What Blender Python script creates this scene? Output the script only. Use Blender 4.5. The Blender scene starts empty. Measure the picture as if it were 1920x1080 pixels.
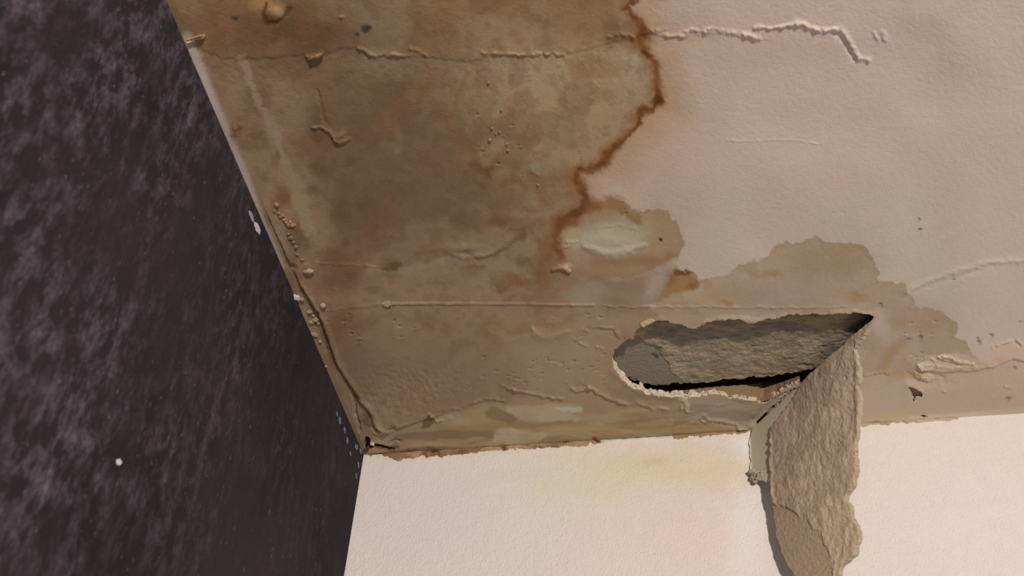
import bpy, bmesh, math, random
import numpy as np
from mathutils import Vector, Matrix

# ------------------------------------------------------------------ camera
S = bpy.context.scene
COL = S.collection
FPX = 1450.0
H = 2.40                                     # ceiling height
CORNER = (682.0, 853.0)

def solve(f, P, A, B, C):
    """orientation of the three room edges that meet in the corner P"""
    def ray(p):
        v = np.array([p[0]-960, -(p[1]-540), -f], float); return v/np.linalg.norm(v)
    r = ray(P)
    e1 = np.cross([0, 1, 0], r); e1 /= np.linalg.norm(e1); e2 = np.cross(r, e1)
    a = [math.atan2(ray(q)@e2, ray(q)@e1) for q in (A, B, C)]
    c = lambda i, j: -math.cos(a[i]-a[j])
    t = [math.sqrt(c(0,1)*c(0,2)/c(1,2)), math.sqrt(c(0,1)*c(1,2)/c(0,2)), math.sqrt(c(0,2)*c(1,2)/c(0,1))]
    o = []
    for k in range(3):
        rho = 1/math.sqrt(1+t[k]**2)
        o.append(rho*(math.cos(a[k])*e1+math.sin(a[k])*e2)-t[k]*rho*r)
    return np.array([o[1], -o[0], -o[2]]), r

R, r0 = solve(FPX, CORNER, (312, 0), (1920, 775), (645, 1080))
CAM = -R@(r0*1.0) + np.array([0, 0, H])
cd = bpy.data.cameras.new('camera'); cam = bpy.data.objects.new('camera', cd); COL.objects.link(cam)
m = Matrix.Identity(4)
for i in range(3):
    for j in range(3): m[i][j] = R[i][j]
    m[i][3] = CAM[i]
cam.matrix_world = m
cd.sensor_width = 36; cd.lens = FPX/1920*36; cd.clip_start = 0.01
cd.dof.use_dof = True; cd.dof.focus_distance = 0.90; cd.dof.aperture_fstop = 9.0
S.camera = cam

# ------------------------------------------------------------------ light
S.view_settings.view_transform = 'Standard'; S.view_settings.look = 'None'
S.view_settings.gamma = 1; S.view_settings.use_curve_mapping = False
S.view_settings.exposure = 0.0
w = bpy.data.worlds.new('room_light'); S.world = w; w.use_nodes = True
w.node_tree.nodes['Background'].inputs[0].default_value = (0.78, 0.84, 1.0, 1)
w.node_tree.nodes['Background'].inputs[1].default_value = 0.40
ld = bpy.data.lights.new('room_lamp', 'AREA'); ld.shape = 'DISK'; ld.size = 0.10
ld.energy = 83; ld.color = (1.0, 0.83, 0.70)
lamp = bpy.data.objects.new('room_lamp', ld); COL.objects.link(lamp)
lamp.location = (1.0, -2.9, H-0.82)
lamp.rotation_euler = (Vector((0.45, 0, H-0.1))-lamp.location).to_track_quat('-Z', 'Y').to_euler()

# ------------------------------------------------------------------ geometry helpers
def rays(px, py):
    px = np.asarray(px, float); py = np.asarray(py, float)
    v = np.stack([px-960, -(py-540), np.full_like(px, -FPX)], -1)
    return v @ R.T
def on_z(px, py, z):
    d = rays(px, py); t = (z-CAM[2])/d[..., 2]; return CAM + t[..., None]*d
def on_y(px, py, y):
    d = rays(px, py); t = (y-CAM[1])/d[..., 1]; return CAM + t[..., None]*d
def on_x(px, py, x):
    d = rays(px, py); t = (x-CAM[0])/d[..., 0]; return CAM + t[..., None]*d

def vnoise(x, y, seed=0):
    xi = np.floor(x).astype(np.int64); yi = np.floor(y).astype(np.int64)
    fx = x-xi; fy = y-yi
    fx = fx*fx*fx*(fx*(fx*6-15)+10); fy = fy*fy*fy*(fy*(fy*6-15)+10)
    def h(a, b):
        n = (a*374761393 + b*668265263 + seed*974634777) & 0xffffffff
        n = ((n ^ (n >> 13))*1274126177) & 0xffffffff
        n = n ^ (n >> 16)
        return (n & 0xffff)/32767.5-1
    a = h(xi, yi); b = h(xi+1, yi); c = h(xi, yi+1); d = h(xi+1, yi+1)
    return (a*(1-fx)+b*fx)*(1-fy)+(c*(1-fx)+d*fx)*fy
def fbm(x, y, scale, seed=0, octv=4, sx=1.0, sy=1.0, gain=0.5):
    s = 0; amp = 1; tot = 0; f = 1.0/scale
    for k in range(octv):
        s = s+amp*vnoise(x*f*sx+k*17.3, y*f*sy-k*9.1, seed+k*31); tot += amp; amp *= gain; f *= 2.03
    return s/tot*1.6
def sstep(a, b, x):
    t = np.clip((x-a)/(b-a), 0, 1); return t*t*(3-2*t)
def poly_sdf(X, Y, poly):
    """negative inside"""
    d = np.full(X.shape, 1e9); ins = np.zeros(X.shape, bool); n = len(poly)
    for i in range(n):
        x0, y0 = poly[i][:2]; x1, y1 = poly[(i+1) % n][:2]
        ex, ey = x1-x0, y1-y0; L = ex*ex+ey*ey+1e-9
        t = np.clip(((X-x0)*ex+(Y-y0)*ey)/L, 0, 1)
        d = np.minimum(d, (X-x0-t*ex)**2+(Y-y0-t*ey)**2)
        if y0 != y1:
            c = ((y0 > Y) != (y1 > Y)) & (X < (x1-x0)*(Y-y0)/(y1-y0)+x0); ins ^= c
    d = np.sqrt(d); return np.where(ins, -d, d)
def line_d(X, Y, pts, w0):
    """distance / local width along a polyline of (x, y[, width])"""
    best = np.full(X.shape, 1e9); side = np.zeros(X.shape)
    for i in range(len(pts)-1):
        a = pts[i]; b = pts[i+1]
        wa = a[2] if len(a) > 2 else w0; wb = b[2] if len(b) > 2 else w0
        ex, ey = b[0]-a[0], b[1]-a[1]; L = ex*ex+ey*ey+1e-9
        t = np.clip(((X-a[0])*ex+(Y-a[1])*ey)/L, 0, 1)
        q = np.sqrt((X-a[0]-t*ex)**2+(Y-a[1]-t*ey)**2)/(wa+(wb-wa)*t)
        sg = np.sign(ex*(Y-a[1])-ey*(X-a[0]))
        side = np.where(q < best, sg, side); best = np.minimum(best, q)
    return best, side
def lin(c):
    c = np.asarray(c, float)/255.0
    return np.where(c <= 0.04045, c/12.92, ((c+0.055)/1.055)**2.4)

class Field:
    """a surface sampled on a lattice: colour and relief in metres (towards the room)"""
    def __init__(s, x0, x1, y0, y1, st, K=(1, 1, 1)):
        s.nx = int((x1-x0)/st)+1; s.ny = int((y1-y0)/st)+1
        s.X, s.Y = np.meshgrid(x0+np.arange(s.nx)*st, y0+np.arange(s.ny)*st)
        s.x0, s.y0, s.st = x0, y0, st
        s.K = np.asarray(K, float)
        s.C = np.zeros(s.X.shape+(3,)); s.Hh = np.zeros(s.X.shape)
        X, Y = s.X, s.Y
        s.WX = fbm(X, Y, 46, 3, 4)*9; s.WY = fbm(X, Y, 46, 91, 4)*9
        s.SX = fbm(X, Y, 9, 5, 3)*2.2; s.SY = fbm(X, Y, 9, 55, 3)*2.2
    def col(s, rgb): return np.clip(lin(rgb)/s.K, 0, 1)
    def sl(s, pts, pad):
        xs = [p[0] for p in pts]; ys = [p[1] for p in pts]
        i0 = max(0, int((min(xs)-pad-s.x0)/s.st)); i1 = min(s.nx, int((max(xs)+pad-s.x0)/s.st)+2)
        j0 = max(0, int((min(ys)-pad-s.y0)/s.st)); j1 = min(s.ny, int((max(ys)+pad-s.y0)/s.st)+2)
        return (slice(j0, max(j0, j1)), slice(i0, max(i0, i1)))
    def xy(s, q, warp, fine):
        return s.X[q]+warp*s.WX[q]+fine*s.SX[q], s.Y[q]+warp*s.WY[q]+fine*s.SY[q]
    def mix(s, q, a, rgb):
        a = np.clip(a, 0, 1)[..., None]; s.C[q] = s.C[q]*(1-a)+s.col(rgb)*a
    def poly(s, pts, rgb, a=1.0, soft=3.0, warp=0.6, fine=0.6, inner=None, nz=0):
        q = s.sl(pts, 40+soft*2); X, Y = s.xy(q, warp, fine)
        d = poly_sdf(X, Y, pts); k = a*sstep(soft, -soft, d)
        if inner: k = k*(1-inner*sstep(-2, -30, d))
        if nz: k = k*(1-nz+nz*sstep(-.5, .5, fbm(s.X[q], s.Y[q], 30, 77)))
        s.mix(q, k, rgb); return q, d
    def blob(s, x, y, rx, ry, rgb, a=1.0, rot=0, soft=0.5, warp=1.0, fine=1.0, nz=0):
        m_ = max(rx, ry)*1.8+30; q = s.sl([(x-m_, y-m_), (x+m_, y+m_)], 0); X, Y = s.xy(q, warp, fine)
        c, n = math.cos(rot), math.sin(rot); dx = X-x; dy = Y-y
        d = np.sqrt(((dx*c+dy*n)/rx)**2+((-dx*n+dy*c)/ry)**2)
        k = a*sstep(1+soft, 1-soft, d)
        if nz: k = k*(1-nz+nz*sstep(-.5, .5, fbm(s.X[q], s.Y[q], 14, 78)))
        s.mix(q, k, rgb)
    def line(s, pts, rgb, w=4, a=1.0, soft=0.6, warp=0.4, fine=0.6, nz=0, nscale=14):
        mw = max([p[2] if len(p) > 2 else w for p in pts])
        q = s.sl(pts, 30+mw*2.2); X, Y = s.xy(q, warp, fine)
        d, _ = line_d(X, Y, pts, w); k = a*sstep(1+soft, max(0, 1-soft), d)
        if nz: k = k*(1-nz+nz*sstep(-.4, .5, fbm(s.X[q], s.Y[q], nscale, 79)))
        s.mix(q, k, rgb)
    # relief, millimetres
    def ridge(s, pts, mm, w=3, warp=0.4, fine=0.8, nz=0.5, nscale=9):
        mw = max([p[2] if len(p) > 2 else w for p in pts])
        q = s.sl(pts, 30+mw*3); X, Y = s.xy(q, warp, fine)
        d, _ = line_d(X, Y, pts, w)
        s.Hh[q] += mm*1e-3*np.exp(-d*d)*(1-nz+nz*(0.6+fbm(s.X[q], s.Y[q], nscale, 80)))
    def step(s, pts, mm, side=1, fall=60, soft=1.5, warp=0.4, fine=0.8, nz=0.3):
        """raised on one side of a polyline, sharp at the line, fading out over fall"""
        q = s.sl(pts, 30+fall*1.3); X, Y = s.xy(q, warp, fine)
        d, sd = line_d(X, Y, pts, 1.0); d = d*sd*side
        # fade towards the ends of the line
        e = np.minimum(np.hypot(X-pts[0][0], Y-pts[0][1]), np.hypot(X-pts[-1][0], Y-pts[-1][1]))
        k = sstep(-soft, soft, d)*sstep(fall, 0, d)*sstep(0, 12, e)
        s.Hh[q] += mm*1e-3*k*(1-nz+nz*(0.5+fbm(s.X[q], s.Y[q], 10, 81)))
    def plate(s, pts, mm, soft=1.5, warp=0.4, fine=0.8):
        q = s.sl(pts, 40); X, Y = s.xy(q, warp, fine)
        s.Hh[q] += mm*1e-3*sstep(soft, -soft, poly_sdf(X, Y, pts))
    def bump(s, x, y, rx, ry, mm, rot=0, warp=0.5, fine=0.6):
        m_ = max(rx, ry)*2.2+20; q = s.sl([(x-m_, y-m_), (x+m_, y+m_)], 0); X, Y = s.xy(q, warp, fine)
        c, n = math.cos(rot), math.sin(rot); dx = X-x; dy = Y-y
        d = ((dx*c+dy*n)/rx)**2+((-dx*n+dy*c)/ry)**2
        s.Hh[q] += mm*1e-3*np.exp(-d*1.6)

def tag(o, label=None, cat=None, group=None, kind=None):
    if label: o['label'] = label
    if cat: o['category'] = cat
    if group: o['group'] = group
    if kind: o['kind'] = kind
    return o
def empty(name, loc, label, cat, group=None):
    o = bpy.data.objects.new(name, None); o.location = loc; o.empty_display_size = 0.01
    COL.objects.link(o); return tag(o, label, cat, group)
def link(name, me, mat, parent=None, origin=None):
    """one mesh object; coordinates in the mesh are world ones, moved to a local origin"""
    o = bpy.data.objects.new(name, me); COL.objects.link(o)
    if mat is not None: me.materials.append(mat)
    if parent is not None:
        me.transform(Matrix.Translation(-parent.location)); o.parent = parent
    elif origin is not None:
        me.transform(Matrix.Translation(-Vector(origin))); o.location = origin
    return o
def mesh_np(name, V, F, colors=None, smooth=True):
    me = bpy.data.meshes.new(name)
    F = np.asarray(F); n = F.shape[1]
    me.vertices.add(len(V)); me.vertices.foreach_set('co', np.asarray(V, np.float32).ravel())
    me.loops.add(F.size); me.loops.foreach_set('vertex_index', F.astype(np.int32).ravel())
    me.polygons.add(len(F)); me.polygons.foreach_set('loop_start', np.arange(0, F.size, n, dtype=np.int32))
    me.polygons.foreach_set('loop_total', np.full(len(F), n, np.int32))
    me.update(calc_edges=True)
    me.polygons.foreach_set('use_smooth', np.full(len(F), smooth))
    if colors is not None:
        a = me.color_attributes.new('tint', 'FLOAT_COLOR', 'POINT')
        c = np.ones((len(V), 4), np.float32); c[:, :3] = colors; a.data.foreach_set('color', c.ravel())
    me.validate()
    return me

def cut_lattice(fld, sdf):
    """lattice faces kept where sdf<0, rim vertices pulled onto the outline"""
    X = fld.X.copy(); Y = fld.Y.copy(); st = fld.st
    gy, gx = np.gradient(sdf, st); g = gx*gx+gy*gy+1e-6
    near = np.abs(sdf) < st*0.75
    X = np.where(near, X-sdf*gx/g, X); Y = np.where(near, Y-sdf*gy/g, Y)
    s2 = np.where(near, 0, sdf)
    idx = np.arange(X.size).reshape(X.shape)
    a, b, c, d = idx[:-1, :-1], idx[:-1, 1:], idx[1:, 1:], idx[1:, :-1]
    keep = (s2[:-1, :-1] <= 0) & (s2[:-1, 1:] <= 0) & (s2[1:, 1:] <= 0) & (s2[1:, :-1] <= 0)
    keep &= ~((s2[:-1, :-1] == 0) & (s2[:-1, 1:] == 0) & (s2[1:, 1:] == 0) & (s2[1:, :-1] == 0))
    F = np.stack([a[keep], d[keep], c[keep], b[keep]], 1)
    return X, Y, F
def rim_edges(F):
    e = np.concatenate([F[:, [0, 1]], F[:, [1, 2]], F[:, [2, 3]], F[:, [3, 0]]])
    key = np.sort(e, 1); k = key[:, 0].astype(np.int64)*(1 << 32)+key[:, 1]
    u, ix, ct = np.unique(k, return_index=True, return_counts=True)
    return e[ix[ct == 1]]

# ------------------------------------------------------------------ materials
def new_mat(name):
    m_ = bpy.data.materials.new(name); m_.use_nodes = True
    nt = m_.node_tree; b = nt.nodes['Principled BSDF']; b.inputs['Roughness'].default_value = 0.85
    b.inputs['Specular IOR Level'].default_value = 0.25
    return m_, nt, b
def node(nt, t, **kw):
    n = nt.nodes.new(t)
    for k, v in kw.items(): setattr(n, k, v)
    return n
def noise(nt, scale, detail=4, rough=0.55, vec=None, dist=0.0):
    n = node(nt, 'ShaderNodeTexNoise'); n.inputs['Scale'].default_value = scale
    n.inputs['Detail'].default_value = detail; n.inputs['Roughness'].default_value = rough
    n.inputs['Distortion'].default_value = dist
    if vec is not None: nt.links.new(vec, n.inputs['Vector'])
    return n
def ramp(nt, fac, stops):
    r = node(nt, 'ShaderNodeValToRGB'); el = r.color_ramp.elements
    while len(el) < len(stops): el.new(0.5)
    for e, (p, c) in zip(el, stops): e.position = p; e.color = tuple(c)+(1,)
    nt.links.new(fac, r.inputs[0]); return r
def tinted(name, bumps, rough=0.85, mottle=0.06, spec=0.25, mscale=60, flat=None, stretch=None):
    """painted plaster: colour from the surface's own tint, fine grain from noise"""
    m_, nt, b = new_mat(name); b.inputs['Roughness'].default_value = rough
    b.inputs['Specular IOR Level'].default_value = spec
    tc = node(nt, 'ShaderNodeNewGeometry'); vec = tc.outputs['Position']
    if stretch:
        mp = node(nt, 'ShaderNodeMapping'); mp.inputs['Scale'].default_value = stretch
        nt.links.new(vec, mp.inputs['Vector']); vec = mp.outputs[0]
    n = noise(nt, mscale, 5, 0.6, vec)
    mul = node(nt, 'ShaderNodeMix', data_type='RGBA', blend_type='MULTIPLY'); mul.inputs[0].default_value = 1
    r = ramp(nt, n.outputs['Fac'], [(0.25, (1-mottle,)*3), (0.75, (1,)*3)])
    if flat is None:
        at = node(nt, 'ShaderNodeAttribute', attribute_name='tint'); nt.links.new(at.outputs['Color'], mul.inputs[6])
    else: mul.inputs[6].default_value = tuple(flat)+(1,)
    nt.links.new(r.outputs[0], mul.inputs[7]); nt.links.new(mul.outputs[2], b.inputs['Base Color'])
    prev = None
    for sc, dist in bumps:
        nn = noise(nt, sc, 3, 0.5, vec); bp = node(nt, 'ShaderNodeBump')
        bp.inputs['Strength'].default_value = 1.0; bp.inputs['Distance'].default_value = dist
        nt.links.new(nn.outputs['Fac'], bp.inputs['Height'])
        if prev: nt.links.new(prev, bp.inputs['Normal'])
        prev = bp.outputs[0]
    if prev: nt.links.new(prev, b.inputs['Normal'])
    return m_

M_CEIL = tinted('painted_ceiling', [(1000, 0.00022), (480, 0.00022)], 0.8, 0.05)
M_WALL = tinted('painted_wall', [(430, 0.0011), (160, 0.0009)], 0.8, 0.05)
M_ROUGH = tinted('torn_board_core', [(900, 0.0006), (260, 0.0012)], 0.95, 0.22, 0.1, 380)
M_RIM = tinted('broken_plaster', [(700, 0.0012), (200, 0.0015)], 0.95, 0.12, 0.1, 250)
M_VOID = tinted('dusty_void', [(200, 0.001)], 0.95, 0.3, 0.05, 90, flat=(0.24, 0.165, 0.115))

# ================================================================== CEILING
KC = (0.715, 0.582, 0.50)          # how brightly the room's lamp shows a white ceiling; only used to turn observed colours into paint colours
SEAM_TOP = [(340,76),(391,101),(410,110),(451,112),(520,107),(577,104),(671,90),(700,104),(766,107),(860,113),(898,112),(945,104),(986,105),(1049,102),(1112,94),(1150,80),(1190,72)]
TIDE = [(1198,-90,6),(1205,-40,6),(1194,0,6),(1172,16,5),(1190,35,8),(1210,63,13),(1203,82,12),(1212,101,8),(1231,126,8),(1232,157,8),(1238,192,10),(1222,204,7),(1200,208,8),(1187,242,6),(1162,268,7),(1140,285,9),(1131,305,9),(1106,320,10),(1077,320,9),(1078,342,12),(1092,373,12),(1092,388,10),(1053,409,11),(1037,446,10),(1035,468,9),(1051,484,7)]
HOLE = [(1150,690),(1149,672),(1156,655),(1165,645),(1180,637),(1190,634),(1191,625),(1198,615),(1206,611),(1225,602),(1245,600),(1262,605),(1280,609),(1290,615),(1305,617),(1315,610),(1330,602),(1350,599),(1385,598),(1402,606),(1420,603),(1450,595),(1490,591),(1540,590),(1590,587),(1620,587),(1637,594),(1636,598),
        (1600,630),(1560,667),(1520,703),(1510,712),(1480,730),(1455,746),(1430,759),(1418,752),(1400,749),(1350,741),(1320,741),(1290,746),(1240,742),(1210,737),(1185,726),(1165,712)]
PUNCT = [(1703,727),(1711,728),(1718,731),(1726,735),(1731,740),(1729,746),(1720,748),(1713,755),(1712,752),(1715,747),(1710,740)]
SLIT = [(1725,780),(1732,779),(1742,782),(1733,784)]
CORNERGAP = [(684,817),(690,816),(696,822),(695,830),(706,830),(722,833),(741,839),(739,843),(718,841),(700,838),(692,841),(684,852),(680,850),(685,836)]

FOLDGAP = [(1418,797),(1440,778.5),(1470,751),(1494,729),(1491,728),(1467,748.5),(1438,775),(1420,792)]  # sliver cut open so the void reads as the shadow along the fold
LATH = [(1700,722),(1718,722),(1736,733),(1734,741),(1722,745),(1708,742)]
def paint_ceiling(F):
    F.C[:] = F.col((176,154,140))
    X, Y = F.X, F.Y
    n = fbm(X, Y, 260, 11, 3)
    a = sstep(0.0, .6, n)[..., None]*.55; F.C = F.C*(1-a)+F.col((177,151,137))*a
    a = sstep(0.0, .6, fbm(X, Y, 210, 12, 3))[..., None]*.45; F.C = F.C*(1-a)+F.col((168,155,136))*a
    F.blob(1230, 250, 90, 220, (166,136,112), .6, soft=.9)
    F.blob(1330, 60, 130, 60, (172,144,124), .5, soft=.9)
    # soft warm halo outside the tide line
    F.line([(t[0]+14, t[1], 34) for t in TIDE], (158,124,96), a=.75, soft=1, warp=1)
    # scalloped tan blots on the clean side
    TAN = [(1225,580),(1240,552),(1259,509),(1293,506),(1312,525),(1350,518),(1366,509),(1385,493),(1435,484),(1455,462),(1475,454),(1495,460),(1528,444),(1559,455),(1590,457),(1619,462),(1636,490),(1650,506),(1648,526),(1698,531),(1700,550),(1717,563),(1713,579),(1744,581),(1766,588),(1782,600),(1796,609),(1794,619),(1790,631),(1810,640),(1818,647),(1816,658),(1833,670),(1860,695),(1860,770),(1700,800),(1225,830)]
    F.poly(TAN, (152,129,106), .95, soft=1.8, warp=.35, fine=1.6)
    q = F.sl(TAN, 40); Xq, Yq = F.xy(q, .35, 1.6); d = poly_sdf(Xq, Yq, TAN)
    F.mix(q, .35*sstep(-9, -1, d)*(d < 1), (138,112,84))
    F.mix(q, .5*(d < 0)*sstep(.0, .5, fbm(F.X[q], F.Y[q], 50, 131, 4)), (164,141,120)); F.mix(q, .4*(d < 0)*sstep(.1, .5, fbm(F.X[q], F.Y[q], 36, 132, 4)), (142,114,84))
    F.poly([(1400,560),(1410,530),(1470,510),(1520,488),(1600,500),(1620,560),(1560,578),(1420,585)], (150,128,110), .7, soft=22)
    F.blob(1560, 495, 70, 24, (142,119,92), .7, soft=.9); F.blob(1700, 600, 70, 40, (150,126,104), .5, soft=.9)
    F.blob(1442, 507, 16, 7, (142,108,72), .8, soft=.8); F.blob(1420, 505, 30, 8, (142,115,84), .5, soft=.9)
    F.blob(1614, 550, 12, 9, (148,106,72), .9, soft=.9); F.blob(1590, 552, 34, 10, (150,120,90), .6, soft=.9)
    F.blob(1668, 625, 30, 22, (162,140,122), .7, soft=.9); F.blob(1652, 602, 14, 18, (176,156,142), .6, soft=.9)
    F.line([(1690,640,8),(1668,668,10),(1655,700,12)], (150,116,82), a=.7, soft=1); F.blob(1690, 605, 20, 10, (152,118,90), .7, soft=.9)
    # ---- the big brown stain
    MAIN = [(100,-160),(1200,-160)]+[(t[0], t[1]) for t in TIDE]+[(1060,500),(1100,530),(1150,560),(1215,575),(1240,600),(1300,850),(1300,980),(100,980)]
    F.poly(MAIN, (134,108,82), 1, soft=3, warp=.6, fine=.8)
    F.poly([(100,-160),(1180,-160),(1150,20),(1170,70),(1100,92),(1000,100),(860,112),(680,92),(560,105),(430,112),(340,80)], (124,94,66), .9, soft=6, warp=.4)
    F.poly([(560,115),(860,118),(840,200),(900,300),(880,420),(800,470),(640,480),(600,330)], (108,84,60), .85, soft=40, warp=1.5)
    F.blob(760, 300, 150, 150, (106,83,60), .6, soft=.8, warp=2); F.blob(470, 180, 60, 90, (124,98,72), .6, soft=.9)
    F.blob(560, 60, 150, 50, (92,66,42), .9, soft=.8, warp=2); F.blob(700, 60, 60, 60, (112,90,68), .7, soft=.9)
    F.blob(400, 40, 60, 40, (124,88,62), .8, soft=.8); F.blob(1000, 30, 140, 50, (130,100,70), .8, soft=.9, warp=2)
    F.blob(980, 60, 50, 40, (136,108,80), .6, soft=.9)
    F.blob(1000, 190, 140, 110, (147,120,91), .95, soft=.8, warp=2); F.blob(1010, 140, 50, 40, (142,122,96), .8, soft=.9, warp=1.5)
    F.blob(1190, 150, 34, 45, (156,132,106), .9, soft=.8); F.blob(1110, 190, 95, 80, (152,124,94), .8, soft=.9)
    F.blob(1185, 122, 30, 16, (168,146,122), .55, soft=.8); F.poly([(1060,112),(1170,112),(1190,128),(1150,150),(1070,148)], (128,98,68), .6, soft=7)
    F.blob(900, 250, 30, 60, (130,104,78), .7, soft=.9, warp=1.6)
    F.line([(790,160,12),(830,210,10),(870,260,9),(900,310,9)], (116,88,60), a=.6, soft=1, warp=1)
    F.blob(990, 330, 70, 30, (122,92,62), .6, soft=.9, warp=1.5)
    # mottling of the damp area
    q = F.sl([(300,0),(1260,860)], 0); inside = sstep(3, -3, poly_sdf(*F.xy(q, .6, .8), MAIN))
    Xq, Yq = F.X[q], F.Y[q]
    F.mix(q, inside*.38*sstep(.1, .6, fbm(Xq, Yq, 60, 21, 4)), (98,70,46))
    F.mix(q, inside*.38*sstep(.1, .6, fbm(Xq, Yq, 90, 22, 4)), (140,116,90))
    F.mix(q, inside*.30*sstep(.15, .6, fbm(Xq, Yq, 38, 23, 4)), (122,82,58))
    F.mix(q, inside*.22*sstep(.1, .5, fbm(Xq, Yq, 16, 24, 3)), (94,72,50))
    # rust spots in the damp area
    for x, y, rx, ry, c, a_ in [(895,310,12,8,(98,64,38),.8),(912,322,9,9,(94,60,34),.8),(905,345,8,6,(100,70,42),.7),(930,410,14,9,(100,72,46),.7),(975,440,9,10,(98,72,46),.7),
                             (893,508,17,6,(98,66,38),.9),(885,510,22,10,(112,82,54),.6),(965,525,24,11,(120,78,52),.8),(937,534,12,8,(106,74,48),.8),(985,492,14,7,(104,84,60),.8),(830,528,22,9,(112,84,52),.7),
                             (735,500,20,14,(92,68,38),.8),(700,543,13,7,(96,74,40),.7),(748,493,9,6,(84,62,30),.7),(600,320,16,12,(100,72,46),.7),(585,360,14,9,(96,68,44),.6),(632,400,12,14,(94,66,44),.6),(680,375,10,7,(96,70,42),.6),
                             (645,455,8,8,(96,62,42),.6),(440,245,12,8,(104,74,48),.8),(600,260,8,12,(96,66,44),.6),(660,305,14,6,(96,70,46),.6),(600,215,8,14,(98,70,46),.5),(1120,525,24,12,(112,82,52),.8),(1068,540,14,10,(134,94,62),.8),
                             (1160,567,13,10,(108,70,38),.9),(1150,505,40,12,(118,86,56),.8),(1085,508,24,14,(124,98,70),.8),(1100,440,18,12,(150,130,102),.6),(1030,607,20,7,(136,94,68),.6),(1045,613,7,4,(132,88,62),.6),
                             (975,630,20,10,(126,88,62),.5),(920,620,26,16,(120,90,60),.6),(868,645,16,8,(112,86,56),.6),(930,650,20,14,(116,90,64),.5),(1085,630,14,10,(122,90,64),.6),(985,625,10,20,(116,86,58),.4),
                             (640,520,40,26,(98,68,46),.7),(620,480,24,20,(104,72,50),.7),(530,370,22,20,(108,72,48),.8),(560,440,18,24,(94,66,42),.7),(640,610,26,30,(98,68,48),.5),(480,250,14,10,(106,74,46),.5)]:
        F.blob(x, y, rx*1.1, ry*1.1, c, min(1, a_*1.05), soft=.7, warp=.9, fine=1.6)
    # paler washed places
    for x, y, rx, ry, c, a_ in [(800,510,60,20,(134,110,84),.7),(900,455,70,24,(128,106,78),.6),(1005,322,15,14,(122,108,84),.9),(725,610,20,18,(130,108,80),.8),(700,530,18,30,(128,104,76),.6),(1100,560,24,18,(152,134,114),.8),
                             (1060,550,60,20,(138,116,92),.6),(1235,530,14,30,(160,140,124),.8),(1014,651,36,15,(122,108,86),.85),(940,525,20,8,(132,108,82),.6),(1130,590,40,10,(146,124,102),.6),(820,690,120,60,(126,102,78),.6),
                             (1100,680,90,70,(150,125,100),.85),(1000,690,90,50,(140,116,91),.7),(1150,600,70,30,(148,123,98),.7),(690,680,60,60,(112,88,66),.7),(850,700,90,30,(122,99,76),.6),(1190,590,40,12,(142,116,90),.7),(430,150,12,60,(130,108,84),.5)]:
        F.blob(x, y, rx, ry, c, a_*.8, soft=.85, warp=1.6, fine=1.0)
    # faint swirls where water dried
    for P, c, w_ in [([(690,498),(740,503),(790,500),(830,490),(880,478),(930,470)],(142,122,98),5),([(760,512),(820,522),(880,515),(950,508),(1000,512)],(136,114,88),6),([(960,395),(1000,402),(1030,395),(1045,380)],(140,114,88),6),
                     ([(840,535),(900,548),(980,545),(1040,535)],(134,112,86),6),([(900,440),(940,425),(975,420)],(132,108,82),5),([(880,150),(850,200),(870,260),(900,320),(930,360)],(112,86,58),6),([(770,140),(800,190),(850,250),(880,290)],(110,82,54),5),
                     ([(925,620),(960,640),(990,635),(1010,615)],(146,122,96),5),([(700,590),(760,600),(840,596)],(118,94,70),5),([(1060,600),(1080,590),(1110,592)],(118,92,66),5),([(1000,440),(1020,470),(1030,500),(1010,520)],(108,76,50),6)]:
        F.line(P, c, w=w_, a=.6, soft=1, warp=1.2, fine=1.5, nz=.4)
    # long pale brush streak beside the wall, pale sealant smear at the corner
    F.line([(458,112,8),(470,150,8),(480,175,6),(490,205,5),(505,225,11),(515,255,10),(522,285,5),(535,310,8),(552,345,10),(562,380,10),(572,410,8),(582,432,9)], (144,123,100), a=.72, soft=.7, warp=.8, fine=1.8)
    F.line([(535,320,12),(552,350,13),(566,385,12),(574,425,9)], (132,112,82), a=.8, soft=.6)
    F.line([(350,70,10),(366,110,11),(388,170,11),(412,225,10),(440,290,9),(462,335,8),(482,390,6),(505,440,5),(530,500,4)], (156,138,126), a=.9, soft=.7, warp=.2)
    # ---- pale/olive blot beside the tide line
    B2 = [(1092,380),(1130,378),(1168,377),(1183,392),(1220,393),(1256,395),(1271,424),(1279,458),(1275,477),(1230,503),(1215,512),(1180,520),(1100,510),(1050,484),(1035,468),(1037,440),(1053,409)]
    F.poly(B2, (144,120,92), .95, soft=2.5, warp=.4, fine=1.2)
    q = F.sl(B2, 40); Xq, Yq = F.xy(q, .4, 1.2); d = poly_sdf(Xq, Yq, B2)
    F.mix(q, .45*sstep(-14, -1, d)*(d < 1.5), (134,102,72))
    F.blob(1110, 400, 60, 16, (138,110,80), .7, soft=.9, nz=.5); F.blob(1240, 440, 26, 44, (146,120,92), .7, soft=.8); F.blob(1150, 500, 80, 14, (138,108,80), .7, soft=.9)
    F.blob(1135, 445, 60, 26, (154,138,114), .9, soft=.5); F.blob(1190, 430, 30, 26, (148,134,108), .8, soft=.8); F.blob(1066, 440, 22, 22, (158,136,106), .8, soft=.6)
    F.blob(1130, 455, 50, 14, (166,150,126), .8, soft=.8); F.blob(1160, 466, 40, 8, (174,160,138), .7, soft=.9, warp=.4)  # last blob paints the bright highlight along the swelling's crescent
    F.line([(1080,398,9),(1100,388,12),(1135,384,12),(1160,384,13),(1172,400,9),(1200,408,7)], (130,92,56), a=.85, soft=.8, warp=.8, fine=2)
    F.blob(1060, 412, 22, 12, (104,66,34), .9, soft=.8); F.blob(1105, 390, 16, 8, (108,68,34), .7, soft=.8)
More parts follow.
